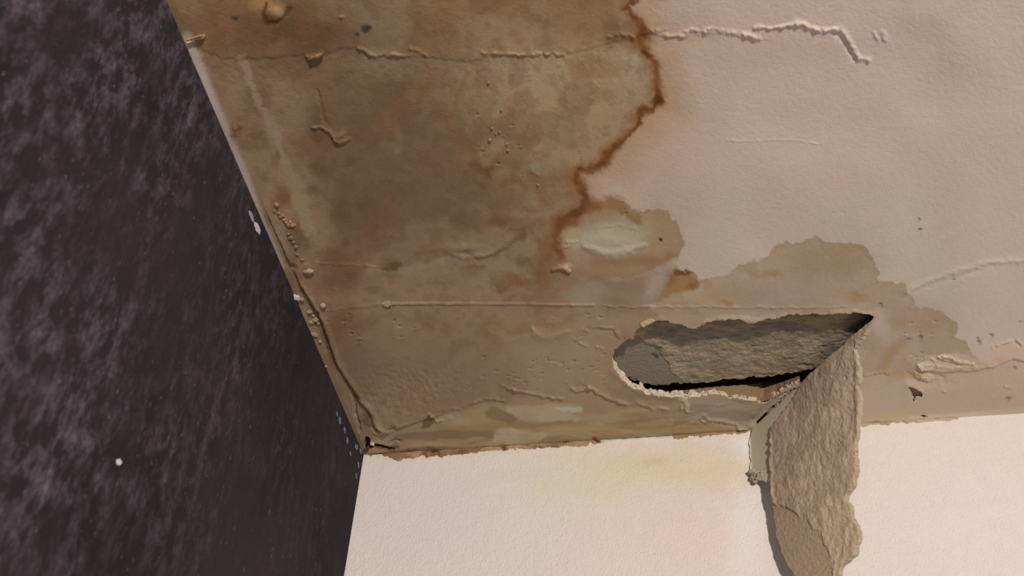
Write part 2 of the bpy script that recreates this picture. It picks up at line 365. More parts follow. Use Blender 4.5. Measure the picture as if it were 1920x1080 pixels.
    F.line([(1120,488,9),(1160,490,8),(1200,487,8),(1235,495,9),(1260,484,7)], (132,96,66), a=.7, soft=1, warp=.8)
    F.blob(1240, 448, 4, 3, (60,44,34), 1, soft=.4, warp=0)
    # dark rust blot on the fringe of the tan area
    F.poly([(1225,565),(1243,535),(1260,512),(1290,508),(1308,524),(1300,540),(1260,548),(1240,562)], (138,102,62), .9, soft=5, warp=.5)
    F.poly([(1259,510),(1268,503),(1280,506),(1292,504),(1296,514),(1280,512),(1262,518)], (104,60,28), .95, soft=2.5, warp=.3, fine=1.5)
    F.blob(1300, 528, 10, 7, (122,80,40), .8, soft=.8); F.blob(1256, 522, 10, 8, (122,82,44), .8, soft=.8)
    F.blob(1368, 570, 14, 6, (142,96,60), .85, soft=.8); F.blob(1340, 560, 50, 12, (154,124,92), .6, soft=.9)
    F.poly([(1170,520),(1225,508),(1262,503),(1245,540),(1225,570),(1160,585),(1100,560),(1080,525)], (132,108,84), .9, soft=9, warp=.8); F.blob(1110, 548, 26, 16, (142,126,108), .7, soft=.9); F.blob(1170, 535, 40, 14, (124,98,72), .5, soft=.9)
    F.blob(1228, 530, 12, 30, (158,138,122), .7, rot=.5, soft=.9)
    # ---- tide line itself
    F.line([(t[0], t[1], t[2]*1.25) for t in TIDE], (126,84,48), a=.8, soft=.95, warp=.55, fine=1.5)
    F.line([(t[0]+3, t[1], t[2]*.68) for t in TIDE], (94,54,24), a=.95, soft=.8, warp=.55, fine=1.5, nz=.35, nscale=30)
    F.blob(1238, 190, 9, 9, (72,40,18), .9, soft=.6); F.blob(1212, 66, 11, 9, (88,48,20), .8, soft=.7); F.blob(1212, 102, 8, 4, (66,42,24), .8, soft=.6)
    F.line([(1202,84,7),(1180,80,8),(1155,76,7)], (112,68,38), a=.7, soft=1, nz=.5)
    F.line([(1055,330,8),(1000,345,8),(950,338,5)], (116,82,52), a=.5, soft=1, warp=1.5)
    F.line([(870,470,3),(900,486,4),(930,478,4),(965,450,5),(984,440,5),(978,425,4),(955,425,4)], (100,74,48), a=.6, soft=.9, warp=.8)
    F.line([(1010,545,7),(1040,500,8),(1060,520,9)], (128,84,54), a=.6, soft=1, warp=1)
    # top left: blister, yellow patch, mould spots
    F.blob(490, 2, 22, 20, (152,116,74), .9, soft=.6); F.blob(517, 22, 17, 17, (134,104,72), .9, soft=.5)
    F.line([(500,6,3),(494,24,4),(500,40,6),(520,38,3),(534,26,3),(545,12,6)], (76,48,22), a=.85, soft=.8, warp=.2)
    for x, y, r_ in [(441,33,6),(685,53,9),(669,65,4),(692,52,5)]: F.blob(x, y, r_, r_*.75, (52,46,34), .85, soft=.5, warp=.15)
    # ---- coarse cornice band above the white wall
    F.poly([(690,830),(760,790),(840,778),(890,758),(949,753),(1040,750),(1100,733),(1150,752),(1230,768),(1290,770),(1310,790),(1400,806),(1400,840),(1000,870),(690,880)], (138,114,86), .9, soft=5, warp=.3)
    F.poly([(815,790),(880,765),(950,758),(960,785),(900,795),(830,796)], (146,120,86), .8, soft=5)
    F.poly([(700,845),(740,815),(860,808),(925,812),(928,830),(820,842)], (122,96,72), .95, soft=2, warp=.3)
    F.poly([(840,800),(930,792),(1010,797),(1150,793),(1260,790),(1260,808),(1130,812),(1000,805),(850,808)], (148,120,84), .85, soft=3)
    F.poly([(951,760),(1037,755),(1090,758),(1095,769),(1070,775),(1090,780),(1084,791),(1000,791),(970,782),(953,773)], (157,138,111), .9, soft=2.5, warp=.5, fine=1.2, nz=.35)
    F.poly([(1040,768),(1092,760),(1095,769),(1060,776)], (166,154,132), .8, soft=2); F.poly([(912,775),(925,762),(945,768),(975,785),(960,794),(915,783)], (124,98,72), .95, soft=2)
    F.poly([(928,817),(940,800),(960,797),(982,807),(1019,811),(1028,817),(1010,829),(928,835)], (161,140,113), .9, soft=2.5, warp=.5, fine=1.2, nz=.4)
    F.poly([(1190,793),(1265,785),(1262,797),(1195,800)], (158,134,100), .85, soft=1.5, warp=.2)
    F.poly([(1262,800),(1300,790),(1385,798),(1395,812),(1310,822),(1265,822)], (146,116,84), .9, soft=1.5, warp=.2)
    F.poly([(1116,754),(1135,752),(1138,790),(1116,790)], (134,112,88), .9, soft=1.2, warp=.2)
    F.blob(855, 783, 14, 10, (152,132,112), .6, soft=.9); F.blob(845, 750, 40, 24, (118,94,74), .3, soft=.9)
    F.poly([(788,806),(796,784),(803,779),(812,783),(816,793),(806,802)], (100,70,42), .95, soft=2, warp=.2)
    F.line([(690,842,5),(760,838,5),(850,836,4),(960,838,5),(1060,832,4),(1120,826,5)], (158,122,88), a=.8, soft=.8, warp=.4, nz=.4)
    for x, y, rx, ry in [(811,850,12,6),(955,838,16,4),(1057,834,8,4),(1118,827,8,5),(870,848,10,3),(775,846,14,3),(735,835,10,5)]: F.blob(x, y, rx, ry, (88,44,18), .85, soft=.7, warp=.6, fine=2)
    F.line([(640,700,3),(655,740,4),(665,790,4),(676,830,4)], (126,104,78), a=.8, soft=1); F.line([(600,600,6),(618,660,8),(640,720,7),(660,780,7),(676,830,6)], (128,104,78), a=.7, soft=1, warp=.4)
    F.line([(585,570,4),(600,610,4),(613,650,4),(630,690,4)], (92,62,40), a=.8, soft=.9, warp=.4, nz=.3)
    F.blob(690, 790, 12, 10, (88,58,34), .7, soft=.9)
    F.blob(1300, 770, 60, 12, (140,120,98), .7, soft=.9); F.poly([(1290,752),(1400,752),(1430,762),(1500,735),(1405,808),(1330,790),(1290,785)], (142,124,106), .95, soft=3, warp=.2)
    F.poly([(1200,745),(1300,752),(1290,775),(1230,764),(1190,750)], (142,120,96), .6, soft=4)
    q = F.sl([(690,750),(1420,850)], 0); band = sstep(0, 14, F.Y[q]-(868-.102*(F.X[q]-640)-52)); sn = fbm(F.X[q], F.Y[q], 26, 191, 4, sx=.30, sy=1.6)
    F.mix(q, band*.40*sstep(.05, .5, sn), (162,138,104)); F.mix(q, band*.35*sstep(.05, .5, -sn), (112,84,58))
    # ---- cornice right of the hanging flap
    F.poly([(1600,704),(1713,706),(1761,698),(1831,696),(1862,689),(1902,674),(1960,678),(2100,670),(2100,820),(1600,830)], (167,142,120), .95, soft=1.8, warp=.2, fine=1)
    F.poly([(1600,712),(1690,708),(1700,740),(1690,765),(1600,775)], (163,141,118), .8, soft=7, warp=.3)
    F.poly([(1610,782),(1640,775),(1693,772),(1693,782),(1640,792),(1610,796)], (174,147,112), .8, soft=3.5, warp=.3, nz=.3)
    F.poly([(1700,778),(1760,776),(1920,764),(1980,762),(1980,790),(1700,798)], (176,154,130), .8, soft=2.5, warp=.2)
    F.blob(1637, 793, 8, 3, (138,96,52), .9, soft=.7); F.blob(1690, 708, 14, 7, (156,122,84), .8, soft=.9); F.blob(1700, 706, 22, 8, (160,128,98), .6, soft=.9)
    F.poly([(1715,678),(1760,668),(1800,664),(1830,672),(1870,688),(1830,698),(1770,700),(1722,695)], (182,156,130), .75, soft=3, warp=.4, fine=1.6, nz=.3)
    F.blob(1880, 665, 50, 16, (182,152,130), .7, soft=.8)
    F.blob(1873, 676, 12, 5, (176,138,104), .7, soft=.8)
    for x, y, rx, ry in [(1652,570,4,3),(1704,638,7,2.5),(1727,634,5,2),(1837,639,5,2),(1835,633,3,2),(1859,627,5,2),(1725,432,4,2),(1723,410,3,2),(1788,523,4,1.5),(1914,604,4,2),(1903,690,4,3),(1890,746,5,4)]:
        F.blob(x, y, rx, ry, (112,86,70), .8, soft=.5, warp=.1)

def relief_ceiling(F):
    q = F.sl([(200,-100),(2000,900)], 0); X, Y = F.X, F.Y
    F.Hh += 1.0e-3*fbm(X, Y, 170, 41, 2)
    F.Hh += 0.045e-3*fbm(X, Y, 7, 42, 2)
    # rough damp area near the corner
    k = sstep(150, 20, np.hypot((X-760)*.8, (Y-740)*1.6)); F.Hh += k*.45e-3*fbm(X, Y, 6, 43, 3)
    F.step(SEAM_TOP, -0.5, side=1, fall=90, soft=3.5)
    F.ridge([(671,90),(690,100),(706,106),(730,100),(766,107)], 1.1, 3.5, nz=.8); F.ridge([(770,90),(785,96),(798,104)], 1.3, 3, nz=.6)
    F.ridge([(577,105),(592,101),(604,98)], 1.6, 3.2, nz=.3)
    F.ridge([(905,100),(945,103),(986,104),(1049,102),(1060,100)], .8, 3, nz=.9); F.ridge([(1140,70),(1165,64),(1190,70)], .9, 4, nz=.8)
    # flaking crack across the clean part
    F.ridge([(1228,60,4),(1244,67,3),(1262,69,2),(1279,68,5),(1294,57,3),(1320,57,4),(1340,50,4),(1367,60,4),(1395,64,5),(1421,68,4)], 1.15, nz=.7)
    F.ridge([(1414,48,3),(1446,50,2),(1477,43,2),(1493,40,5),(1515,50,4),(1537,56,4),(1562,50,3),(1572,54,5),(1583,64,5),(1597,86,5),(1610,106,4),(1632,113,4)], 1.4, nz=.5)
    F.step([(1231,62),(1279,72),(1351,62),(1402,72),(1421,72)], -.25, side=1, fall=40, soft=2)
    F.ridge([(1566,60,5),(1578,74,6),(1590,92,5),(1605,110,4)], -1.2, nz=.4)
    F.ridge([(1655,60,4),(1662,75,4)], .7); F.ridge([(1640,62,3),(1650,80,3)], .5)
    F.ridge([(1360,262),(1420,262),(1480,265),(1540,270)], .35, 1.6, nz=.4)
    F.ridge([(1700,545),(1760,520),(1800,505),(1860,492),(1920,488),(2000,486)], .8, 6, nz=0); F.ridge([(1700,552),(1760,527),(1860,500)], -.4, 5, nz=0)
    # straight joint above the hole
    F.ridge([(610,580,1.5),(660,576,1.5),(700,573,2),(729,570,3)], .5, nz=.3)
    F.ridge([(735,570),(880,570),(1000,570),(1113,572)], 1.0, 2.0, warp=.05, fine=.3, nz=.35)
    F.ridge([(1130,574,1.5),(1240,574,2),(1330,575,2.5),(1420,577,2),(1520,578,2),(1600,574,1.5)], .6, warp=.2, nz=.5)
    F.step([(610,583),(729,575),(1113,576),(1400,580),(1560,582)], -.12, side=1, fall=50, soft=1.5, warp=.1, nz=0)
    F.ridge([(590,490),(640,494),(700,498),(730,498)], .4, 1.6, nz=.3)
    # soft swellings and blisters
    F.bump(1150, 450, 60, 18, 1.6, warp=.3); F.ridge([(1095,463,5),(1125,470,8),(1150,472,9),(1180,467,8),(1210,460,5)], 1.1, warp=.2, nz=0)
    F.ridge([(999,617,4),(1006,626,7),(1018,632,8),(1032,634,8),(1048,629,7),(1062,621,4)], 1.1, warp=.2, nz=0); F.bump(1040, 602, 14, 8, .8, warp=.3, fine=3)
    F.bump(636, 258, 12, 12, 1.8); F.ridge([(586,239,2),(602,236,2.5),(618,245,3),(628,262,3),(640,268,3),(656,262,3)], 1.3, nz=.1); F.ridge([(595,170),(600,195),(606,215),(612,232)], -.7, 3, nz=.2)
    F.bump(1002, 322, 14, 13, 1.4); F.bump(1008, 322, 9, 8, -.7); F.bump(517, 24, 18, 16, 2.6, warp=.2); F.bump(640, 35, 7, 5, 1)
    F.bump(440, 246, 14, 8, 1.2, rot=-.6, fine=2); F.bump(860, 465, 60, 12, 1.2); F.ridge([(845,476),(870,484),(910,480),(950,462)], .6, 4, nz=.1)
    F.bump(1062, 500, 16, 4, 1.4); F.ridge([(1040,503,2),(1058,501,3),(1068,505,3)], 1.4, nz=.2)
    F.ridge([(1060,455),(1080,452),(1045,468)], .8, 3); F.ridge([(1120,428),(1150,424),(1190,426)], .3, 2.4, nz=.8)
    # sheet of paint that sags along the dark wall
    LIP = [(548,500),(562,530),(586,571),(605,606),(619,646),(629,676),(644,704),(661,725),(674,749),(696,776),(702,798),(716,808),(735,803)]
    F.step(LIP, 2.4, side=-1, fall=170, soft=3.5, warp=.1, fine=.3, nz=0)
    F.ridge([(p[0]+5, p[1]-2) for p in LIP[1:-1]], 1.2, 5, warp=.1, nz=0)
    F.step([(700,800),(716,809),(735,803)], 1.5, side=-1, fall=25, soft=2, warp=.1, nz=0)
    F.ridge([(660,732),(666,753),(667,776),(674,793),(675,806)], -3.0, 2.0, warp=.1, nz=.2); F.ridge([(727,829),(738,824),(748,826)], -2, 1.6, warp=.1)
    F.ridge([(596,585),(606,620),(614,655)], -1.5, 4, nz=.4)
    F.ridge([(1416,790,9),(1440,766,13),(1470,738,11),(1492,718,6)], -3.5, warp=.1, nz=0)
    # layered edges over the cornice
    for P, mm in [([(887,758),(917,749),(949,753)], 1.2),([(964,731),(993,739),(1015,742),(1040,748),(1054,748)], 1.5),([(1070,727),(1079,734),(1095,734),(1103,727)], 1.6),
                  ([(1103,727),(1124,738),(1150,751),(1178,759)], 1.7),([(1198,755),(1217,764),(1228,768)], 1.4),([(1236,766),(1250,770)], 1.3),([(1306,789),(1316,780),(1324,781),(1327,789),(1361,791),(1379,795),(1386,805),(1401,807)], 1.8),
                  ([(796,782),(803,777),(815,785),(818,792),(828,791)], 1.6),([(820,772),(850,768),(872,762)], .7),([(940,723),(955,728),(966,731)], 1.3)]:
        F.step(P, -mm*.35, side=1, fall=26, soft=1.5, warp=.1, fine=1, nz=0); F.ridge([(p[0], p[1]-1.5) for p in P], mm*.85, 2.6, warp=.1, nz=.4)
    F.step([(1080,640),(1085,630),(1091,621),(1103,614),(1125,613),(1147,614),(1160,626)], -.9, side=1, fall=24, soft=1.5, nz=0)
    for P in ([(1085,632,3),(1091,621,5),(1100,624,4)],[(1103,616,2),(1125,614,2.5),(1147,615,3)],[(1086,647,3),(1099,651,3)],[(1120,654,3),(1130,657,3)],[(1156,624,4),(1160,632,5)],[(1078,640,3),(1088,636,3)]): F.ridge(P, 1.1, nz=.3)
    F.ridge([(1284,752,5),(1287,760,4)], 1.8); F.ridge([(1288,771,2),(1298,773,3)], 1.2); F.ridge([(1345,762,2),(1365,757,2)], .8)
    F.plate([(1262,803),(1300,790),(1384,800),(1400,808),(1400,830),(1262,830)], .8)
    # lip of the hole curls a little towards the room
    for P, mm, w in [([(1215,605),(1240,598)], 1.2, 4),([(1320,606),(1350,597),(1395,600),(1420,603),(1470,592)], 1.3, 5),([(1560,588),(1600,585),(1632,589)], 1.0, 4),([(1150,700),(1172,720),(1210,740),(1260,745)], .8, 5)]: F.ridge(P, mm, w, warp=.1, nz=.3)
    # flaked patch and curls at the right
    F.step([(1713,704),(1729,711),(1746,713)], -1.5, side=1, fall=22, soft=1.2, warp=.1, nz=0); F.ridge([(1713,701,2.5),(1729,708,3),(1746,710,4)], 1.6, nz=.2)
    F.step([(1755,700),(1768,706),(1780,714)], -1.0, side=1, fall=18, soft=1.2, warp=.1, nz=0)
    F.step([(1735,697),(1770,700),(1831,696),(1862,689),(1902,674),(1960,680)], -1.5, side=1, fall=40, soft=1.8, warp=.1, nz=0)
    F.ridge([(1721,676,2),(1741,672,3),(1753,679,3)], 1.2); F.ridge([(1770,668,3),(1785,674,3),(1803,679,3),(1825,684,3)], 1.6, nz=.6)
    F.ridge([(1765,676,3),(1790,682,3),(1803,687,3)], -1.0, nz=.3); F.ridge([(1760,690,3),(1800,693,3),(1840,690,3)], 1.1, nz=.8); F.ridge([(1722,690,3),(1745,684,4)], 1.2, nz=.8)
    F.ridge([(1862,649),(1896,640),(1905,640),(1914,648)], 1.3, 3, nz=.6); F.ridge([(1900,640),(1912,650)], -1.2, 3)
    F.ridge([(1622,702),(1645,704)], .9, 2.5); F.ridge([(1652,703),(1670,701)], 1.2, 3); F.ridge([(1884,720),(1895,724),(1900,722)], .9, 2.2); F.bump(1770, 733, 4, 3, 1.2)
    F.ridge([(1700,724),(1716,727),(1733,738)], .8, 3, warp=.05)
    # pock marks with raised rims
    rs = np.random.RandomState(4)
    pits = [(655,588),(646,600),(655,606),(659,616),(660,624),(674,630),(672,637),(1240,448),(1002,706),(963,716),(985,717),(878,726),(1015,700),(995,690),(1110,690),(1120,680),(1126,595),(1103,590),
            (1704,638),(1727,634),(1837,639),(1859,627),(1652,570),(1725,432),(1788,523),(1168,380),(1172,392),(1176,400),(550,541),(612,600),(740,600),(748,612),(775,615),(752,630),(790,620)]
    for i in range(34): pits.append((rs.uniform(860, 1140), rs.uniform(665, 735)))
    for i in range(8): pits.append((rs.uniform(890, 1010), rs.uniform(200, 340)))
    for i in range(10): pits.append((rs.uniform(1660, 1800), rs.uniform(590, 680)))
    for x, y in pits:
        r_ = rs.uniform(1.6, 3.6); F.bump(x, y, r_*1.3, r_*.8, -1.3*rs.uniform(.5, 1), warp=0); F.bump(x+2.5, y+2.5, r_*1.3, r_*.8, .9*rs.uniform(.3, 1), warp=0)
    for x, y in [(940,205),(922,240),(930,252),(918,262),(945,255),(950,270),(952,282),(936,286),(916,236),(916,155),(1008,345)]: F.bump(x, y, 2.2, 2.2, .4, warp=0)

F = Field(240, 2060, -110, 880, 1.6, KC)
paint_ceiling(F); relief_ceiling(F)
fd = np.clip((2050-F.X)/90, 0, 1)[..., None]; F.C = F.C*fd+F.col((176,154,140))*(1-fd)
sd = -poly_sdf(F.X+F.SX*1.1, F.Y+F.SY*1.1, HOLE)
for P in (PUNCT, SLIT, CORNERGAP, FOLDGAP): sd = np.maximum(sd, -poly_sdf(F.X+F.SX*.5, F.Y+F.SY*.5, P))
PX, PY, FA = cut_lattice(F, sd)
W = on_z(PX, PY, H)
W[..., 0] = np.maximum(W[..., 0], 0); W[..., 1] = np.minimum(W[..., 1], 0)
edge = np.minimum(np.minimum(F.X-240, 2060-F.X)/40, (F.Y+110)/40); edge = np.clip(edge, 0, 1)
# at the walls the relief dies out
wallfade = np.clip(np.minimum(W[..., 0], -W[..., 1])/0.006, 0, 1)
W[..., 2] = H-F.Hh*edge*wallfade
V = W.reshape(-1, 3); Cc = F.C.reshape(-1, 3)
rim = rim_edges(FA)
# drop the degenerate faces that collapsed onto the walls
p = V[FA]; ar = np.linalg.norm(np.cross(p[:, 2]-p[:, 0], p[:, 3]-p[:, 1]), axis=1); FA = FA[ar > 1e-9]
rim = rim_edges(FA)
used = np.unique(FA); remap = np.full(len(V), -1); remap[used] = np.arange(len(used))
ce_V, ce_C = V[used], Cc[used]; FAr = remap[FA]
ceil_me = mesh_np('ceiling', ce_V, FAr, ce_C)
# the rest of the ceiling, out to the far walls
X1 = 3.2; Y1 = -3.4
bm = bmesh.new(); bm.from_mesh(ceil_me)
nl = bm.verts.layers.float_color['tint']
def nv(x, y):
    v = bm.verts.new((x, y, H+.0003)); v[nl] = tuple(np.clip(lin((176,154,140))/np.array(KC), 0, 1))+(1,); return v
tl = on_z(240., -110., H); tr = on_z(2060., -110., H); br = on_z(2060., 880., H)
# top line of the lattice meets x=0; right line meets y=0
t = (0-tl[0])/(tr[0]-tl[0]); ya = tl[1]+t*(tr[1]-tl[1])
t = (0-tr[1])/(br[1]-tr[1]); xc = tr[0]+t*(br[0]-tr[0])
va, vb, vc = nv(0, ya+.02), nv(tr[0]-.02, tr[1]+.02), nv(xc-.02, 0)
v1, v2, v3 = nv(0, Y1), nv(X1, Y1), nv(X1, 0)
bm.faces.new((va, vb, v2, v1)); bm.faces.new((vb, vc, v3, v2))
bm.to_mesh(ceil_me); bm.free()
ceiling = link('ceiling', ceil_me, M_CEIL); tag(ceiling, 'water-stained plaster ceiling with a brown tide line and a torn hole', 'ceiling', kind='structure')

# broken thickness of the plaster around the openings
rp = PX.ravel(), PY.ravel()
def rim_wall(name, test, h, colf, mat, back=0.0, jag=0.0012):
    ee = [e for e in rim if test(rp[0][e[0]], rp[1][e[0]]) and test(rp[0][e[1]], rp[1][e[1]])]
    ids = {}; V_ = []; C_ = []; F_ = []
    lv = 5
    for e in ee:
        for i in e:
            if i not in ids:
                b = V[i]; ids[i] = len(V_)
                for k in range(lv):
                    t = k/(lv-1); n1 = float(vnoise(np.array(rp[0][i]/3.1+k*3), np.array(rp[1][i]/3.1+k), 5)); n2 = float(vnoise(np.array(rp[0][i]/4+k*3), np.array(rp[1][i]/4+k), 9))
                    hh = h*(1.3 if rp[0][i] < 1240 else max(.7, 1.3-(rp[0][i]-1240)*.006))*(1+.35*float(vnoise(np.array(rp[0][i]/9), np.array(rp[1][i]/9), 2)))
                    V_.append((b[0]+(jag*n1 if k else 0), b[1]+(jag*n2 if k else 0)+back*t, b[2]+hh*t))
                    C_.append(colf(rp[0][i], rp[1][i], t, n1))
        a, c = ids[e[0]], ids[e[1]]
        for k in range(lv-1): F_.append((a+k, c+k, c+k+1, a+k+1))
    return link(name, mesh_np(name, V_, F_, np.array(C_), smooth=False), mat, ceiling)
KW = (1.05, 0.86, 0.72)
def rimcol(x, y, t, n):
    c = np.array((208,184,156.)) if y > 690 else np.array((196,172,144.))
    if x > 1420: c = np.array((188,162,132.))
    return np.clip(lin(c+n*10)/KW, 0, 1)
rim_wall('torn_rim', lambda x, y: 1140 < x < 1640 and 580 < y < 765 and not (x > 1500 and abs(-(x-1635)/225.*206-(y-597)) < 12), 0.0085, rimcol, M_RIM, back=0.0006, jag=0.0016)
rim_wall('puncture_rim', lambda x, y: 1695 < x < 1745 and 720 < y < 790, 0.004, rimcol, M_RIM)
rim_wall('gap_rim', lambda x, y: 670 < x < 750 and 810 < y < 860, 0.008, lambda x, y, t, n: lin((120,90,60.)), M_RIM)

bm = bmesh.new(); bm.faces.new([bm.verts.new(on_z(float(x), float(y), H+0.0042)) for x, y in LATH])
me = bpy.data.meshes.new('backing_patch'); bm.to_mesh(me); bm.free(); link('backing_patch', me, tinted('dusty_backing', [(400, .001)], .95, .2, .1, 300, flat=(.30, .21, .15)), ceiling)
def strip_mesh(name, lower, upper, seed, C_, mat, parent, rows=7, amp=0.0006, n=160, lab=None):
    """ruled strip between two world-space polylines with broken surface"""
    lo = np.array(lower); up = np.array(upper)
    def samp(P):
        d = np.r_[0, np.cumsum(np.linalg.norm(np.diff(P, axis=0), axis=1))]; s_ = np.linspace(0, d[-1], n)
        return np.stack([np.interp(s_, d, P[:, k]) for k in range(3)], 1)
    a, b = samp(lo), samp(up); V_ = []; cc = []
    for j in range(rows):
        t = j/(rows-1); p = a*(1-t)+b*t
        nn = vnoise(np.arange(n)/2.7+j*11.3, np.full(n, j*1.7), seed); p = p+np.stack([nn*0, -nn*amp, nn*amp*.6], 1)
        V_.append(p); cc.append(np.clip(C_[None]*(1+nn[:, None]*.04), 0, 1))
    V_ = np.concatenate(V_); cc = np.concatenate(cc)
    F_ = [(j*n+i, j*n+i+1, (j+1)*n+i+1, (j+1)*n+i) for j in range(rows-1) for i in range(n-1)]
    o = link(name, mesh_np(name, V_, F_, cc), mat, parent)
    return o
# brown undercoat showing above the pale lip of the hole
lo = [(1255,736),(1300,735),(1350,731),(1400,738),(1425,745),(1455,735),(1500,710)]
up = [(1255,734),(1310,728),(1370,723),(1420,718),(1432,716),(1455,717),(1500,705)]
z1 = H+0.0085; z2 = H+0.015
low = [on_z(x, y+7, H+0.0015)+np.array((0, .0032, 0)) for x, y in lo]
upw = []
for (x, y), b in zip(up, low):
    upw.append(on_y(x, y, b[1]+0.002))
strip_mesh('brown_undercoat', low, upw, 3, lin((140,110,80))/KW, M_RIM, ceiling)['label'] = 'brown undercoat behind the pale lip of the hole'

# void above the ceiling: a closed dark box
bm = bmesh.new(); vs = [bm.verts.new(c) for c in [(-.02,-.62,H+.0),(1.2,-.62,H+.0),(1.2,.02,H+.0),(-.02,.02,H+.0),(-.02,-.62,H+.11),(1.2,-.62,H+.11),(1.2,.02,H+.11),(-.02,.02,H+.11)]]
for f in [(4,5,6,7),(0,1,5,4),(1,2,6,5),(2,3,7,6),(3,0,4,7)]: bm.faces.new([vs[i] for i in f])
me = bpy.data.meshes.new('ceiling_void'); bm.to_mesh(me); bm.free()
o = link('ceiling_void', me, M_VOID, ceiling)

# ================================================================== BACKING BOARD seen through the hole
KB = (0.70, 0.57, 0.50)
ZB = H+0.012
G = Field(1120, 1700, 560, 745, 1.5, KB)
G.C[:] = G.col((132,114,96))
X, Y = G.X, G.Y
a = sstep(660, 610, Y+G.WY)[..., None]*.7; G.C = G.C*(1-a)+G.col((108,96,84))*a  # upper part tinted darker, standing in for shade behind the hole's lip
st = fbm(X, Y, 7, 61, 4, sx=.35, sy=1.6); G.C *= (1+.22*st)[..., None]
n2 = fbm(X, Y, 40, 62, 3); G.C *= (1+.12*n2)[..., None]
a = sstep(.1, .6, fbm(X, Y, 14, 63, 4, sx=.4, sy=1.4))[..., None]*.4; G.C = G.C*(1-a)+G.col((158,136,98))*a
G.Hh += .75e-3*fbm(X, Y, 6.5, 64, 4, sx=.45, sy=1.1, gain=.65)+.8e-3*fbm(X, Y, 40, 65, 3)
SM = [(1100,560),(1190,628),(1205,637),(1212,646),(1240,648),(1236,665),(1250,680),(1262,700),(1290,722),(1290,760),(1100,760)]
q = G.sl(SM, 60); sdm = poly_sdf(G.X[q]+G.SX[q]*1.5, G.Y[q]+G.SY[q]*1.5, SM); k = sstep(1.2, -1.2, sdm)
G.Hh[q] = G.Hh[q]*(1-k*.93)-k*1.0e-3; G.mix(q, k, (119,106,91))
G.blob(1229, 668, 5, 3, (70,54,42), .9, rot=.5, warp=.1)
BOARD = [(1110,550),(1710,550),(1710,650),(1560,680),(1500,698),(1470,702),(1430,706),(1350,714),(1290,719),(1225,724),(1195,716),(1165,705),(1110,700)]
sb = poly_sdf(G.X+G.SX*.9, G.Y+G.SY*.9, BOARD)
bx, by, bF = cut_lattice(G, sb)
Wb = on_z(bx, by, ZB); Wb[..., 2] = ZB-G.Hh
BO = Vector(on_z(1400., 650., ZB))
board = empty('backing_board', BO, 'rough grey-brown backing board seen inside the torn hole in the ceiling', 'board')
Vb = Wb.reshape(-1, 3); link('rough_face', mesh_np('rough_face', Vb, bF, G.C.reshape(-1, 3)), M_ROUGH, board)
be = rim_edges(bF); ids = {}; V_ = []; F_ = []
for e in be:
    for i in e:
        if i not in ids: ids[i] = len(V_); V_ += [Vb[i], Vb[i]+np.array((0, 0, .010))]
    F_.append((ids[e[0]], ids[e[1]], ids[e[1]]+1, ids[e[0]]+1))
o = link('broken_edge', mesh_np('broken_edge', V_, F_, np.tile(lin((96,80,64)), (len(V_), 1))), M_ROUGH, board)

# ================================================================== HANGING FLAP
hx = np.array((1635.,1580.,1510.,1460.,1410.)); hy = 597+(1635-hx)*(206/225.)
hw = on_z(hx, hy, H)
ctl = [(x, y, w_[1], 6) for x, y, w_ in zip(hx, hy, hw)]+[(1408,878,-.010,2),(1452,960,-.018,2),(1480,1060,-.026,2),(1600,1060,-.062,2),(1612,850,-.100,2),(1618,720,-.142,2),(1530,900,-.055,1)]
def basis(x, y):
    u = (np.asarray(x, float)-1500)/150; v = (np.asarray(y, float)-850)/250
    return np.stack([np.ones_like(u), u, v, u*v, u*u, v*v, u*u*v, u*v*v], -1)
A_ = np.array([basis(c[0], c[1])*c[3] for c in ctl]); b_ = np.array([c[2]*c[3] for c in ctl])
coef = np.linalg.lstsq(np.vstack([A_, np.eye(8)*.02]), np.r_[b_, np.zeros(8)], rcond=None)[0]
def flap_pt(x, y, out=0.0):
    yy = np.minimum(basis(x, y)@coef, -0.003)
    p = on_y(x, y, yy) if np.ndim(yy) == 0 else None
    d = rays(x, y); t = (yy-CAM[1])/d[..., 1]; p = CAM+t[..., None]*d
    p[..., 2] = np.minimum(p[..., 2], H-0.0005)
    return p
CORE = [(1635,599),(1626,622),(1612,640),(1602,655),(1606,668),(1612,690),(1611,715),(1606,722),(1612,738),(1612,765),(1609,790),(1605,830),(1604,850),(1606,870),(1603,900),(1599,912),(1588,928),(1585,938),(1593,950),(1598,968),(1608,988),(1610,1008),(1603,1040),(1590,1052),(1578,1062),(1570,1085),(1560,1110),(1535,1135),(1510,1112),(1488,1076),(1470,1045),(1458,1008),(1452,970),(1450,940),(1448,900),(1449,868),(1446,852),(1449,830),(1448,812),(1456,796),(1470,777),(1510,714),(1520,704),(1560,668),(1600,632)]
SKIN = [(1500,722),(1470,749),(1440,777),(1409,806),(1404,830),(1407,850),(1407,880),(1412,893),(1428,900),(1440,905),(1446,900),(1455,900),(1470,860),(1478,800),(1520,730),(1520,712)]
KF = (0.76, 0.60, 0.48)
fo = Vector(flap_pt(np.array(1520.), np.array(706.)))
flap = empty('hanging_plaster_flap', fo, 'long torn plaster flap folded down from the ceiling hole in front of the white wall', 'plaster flap')
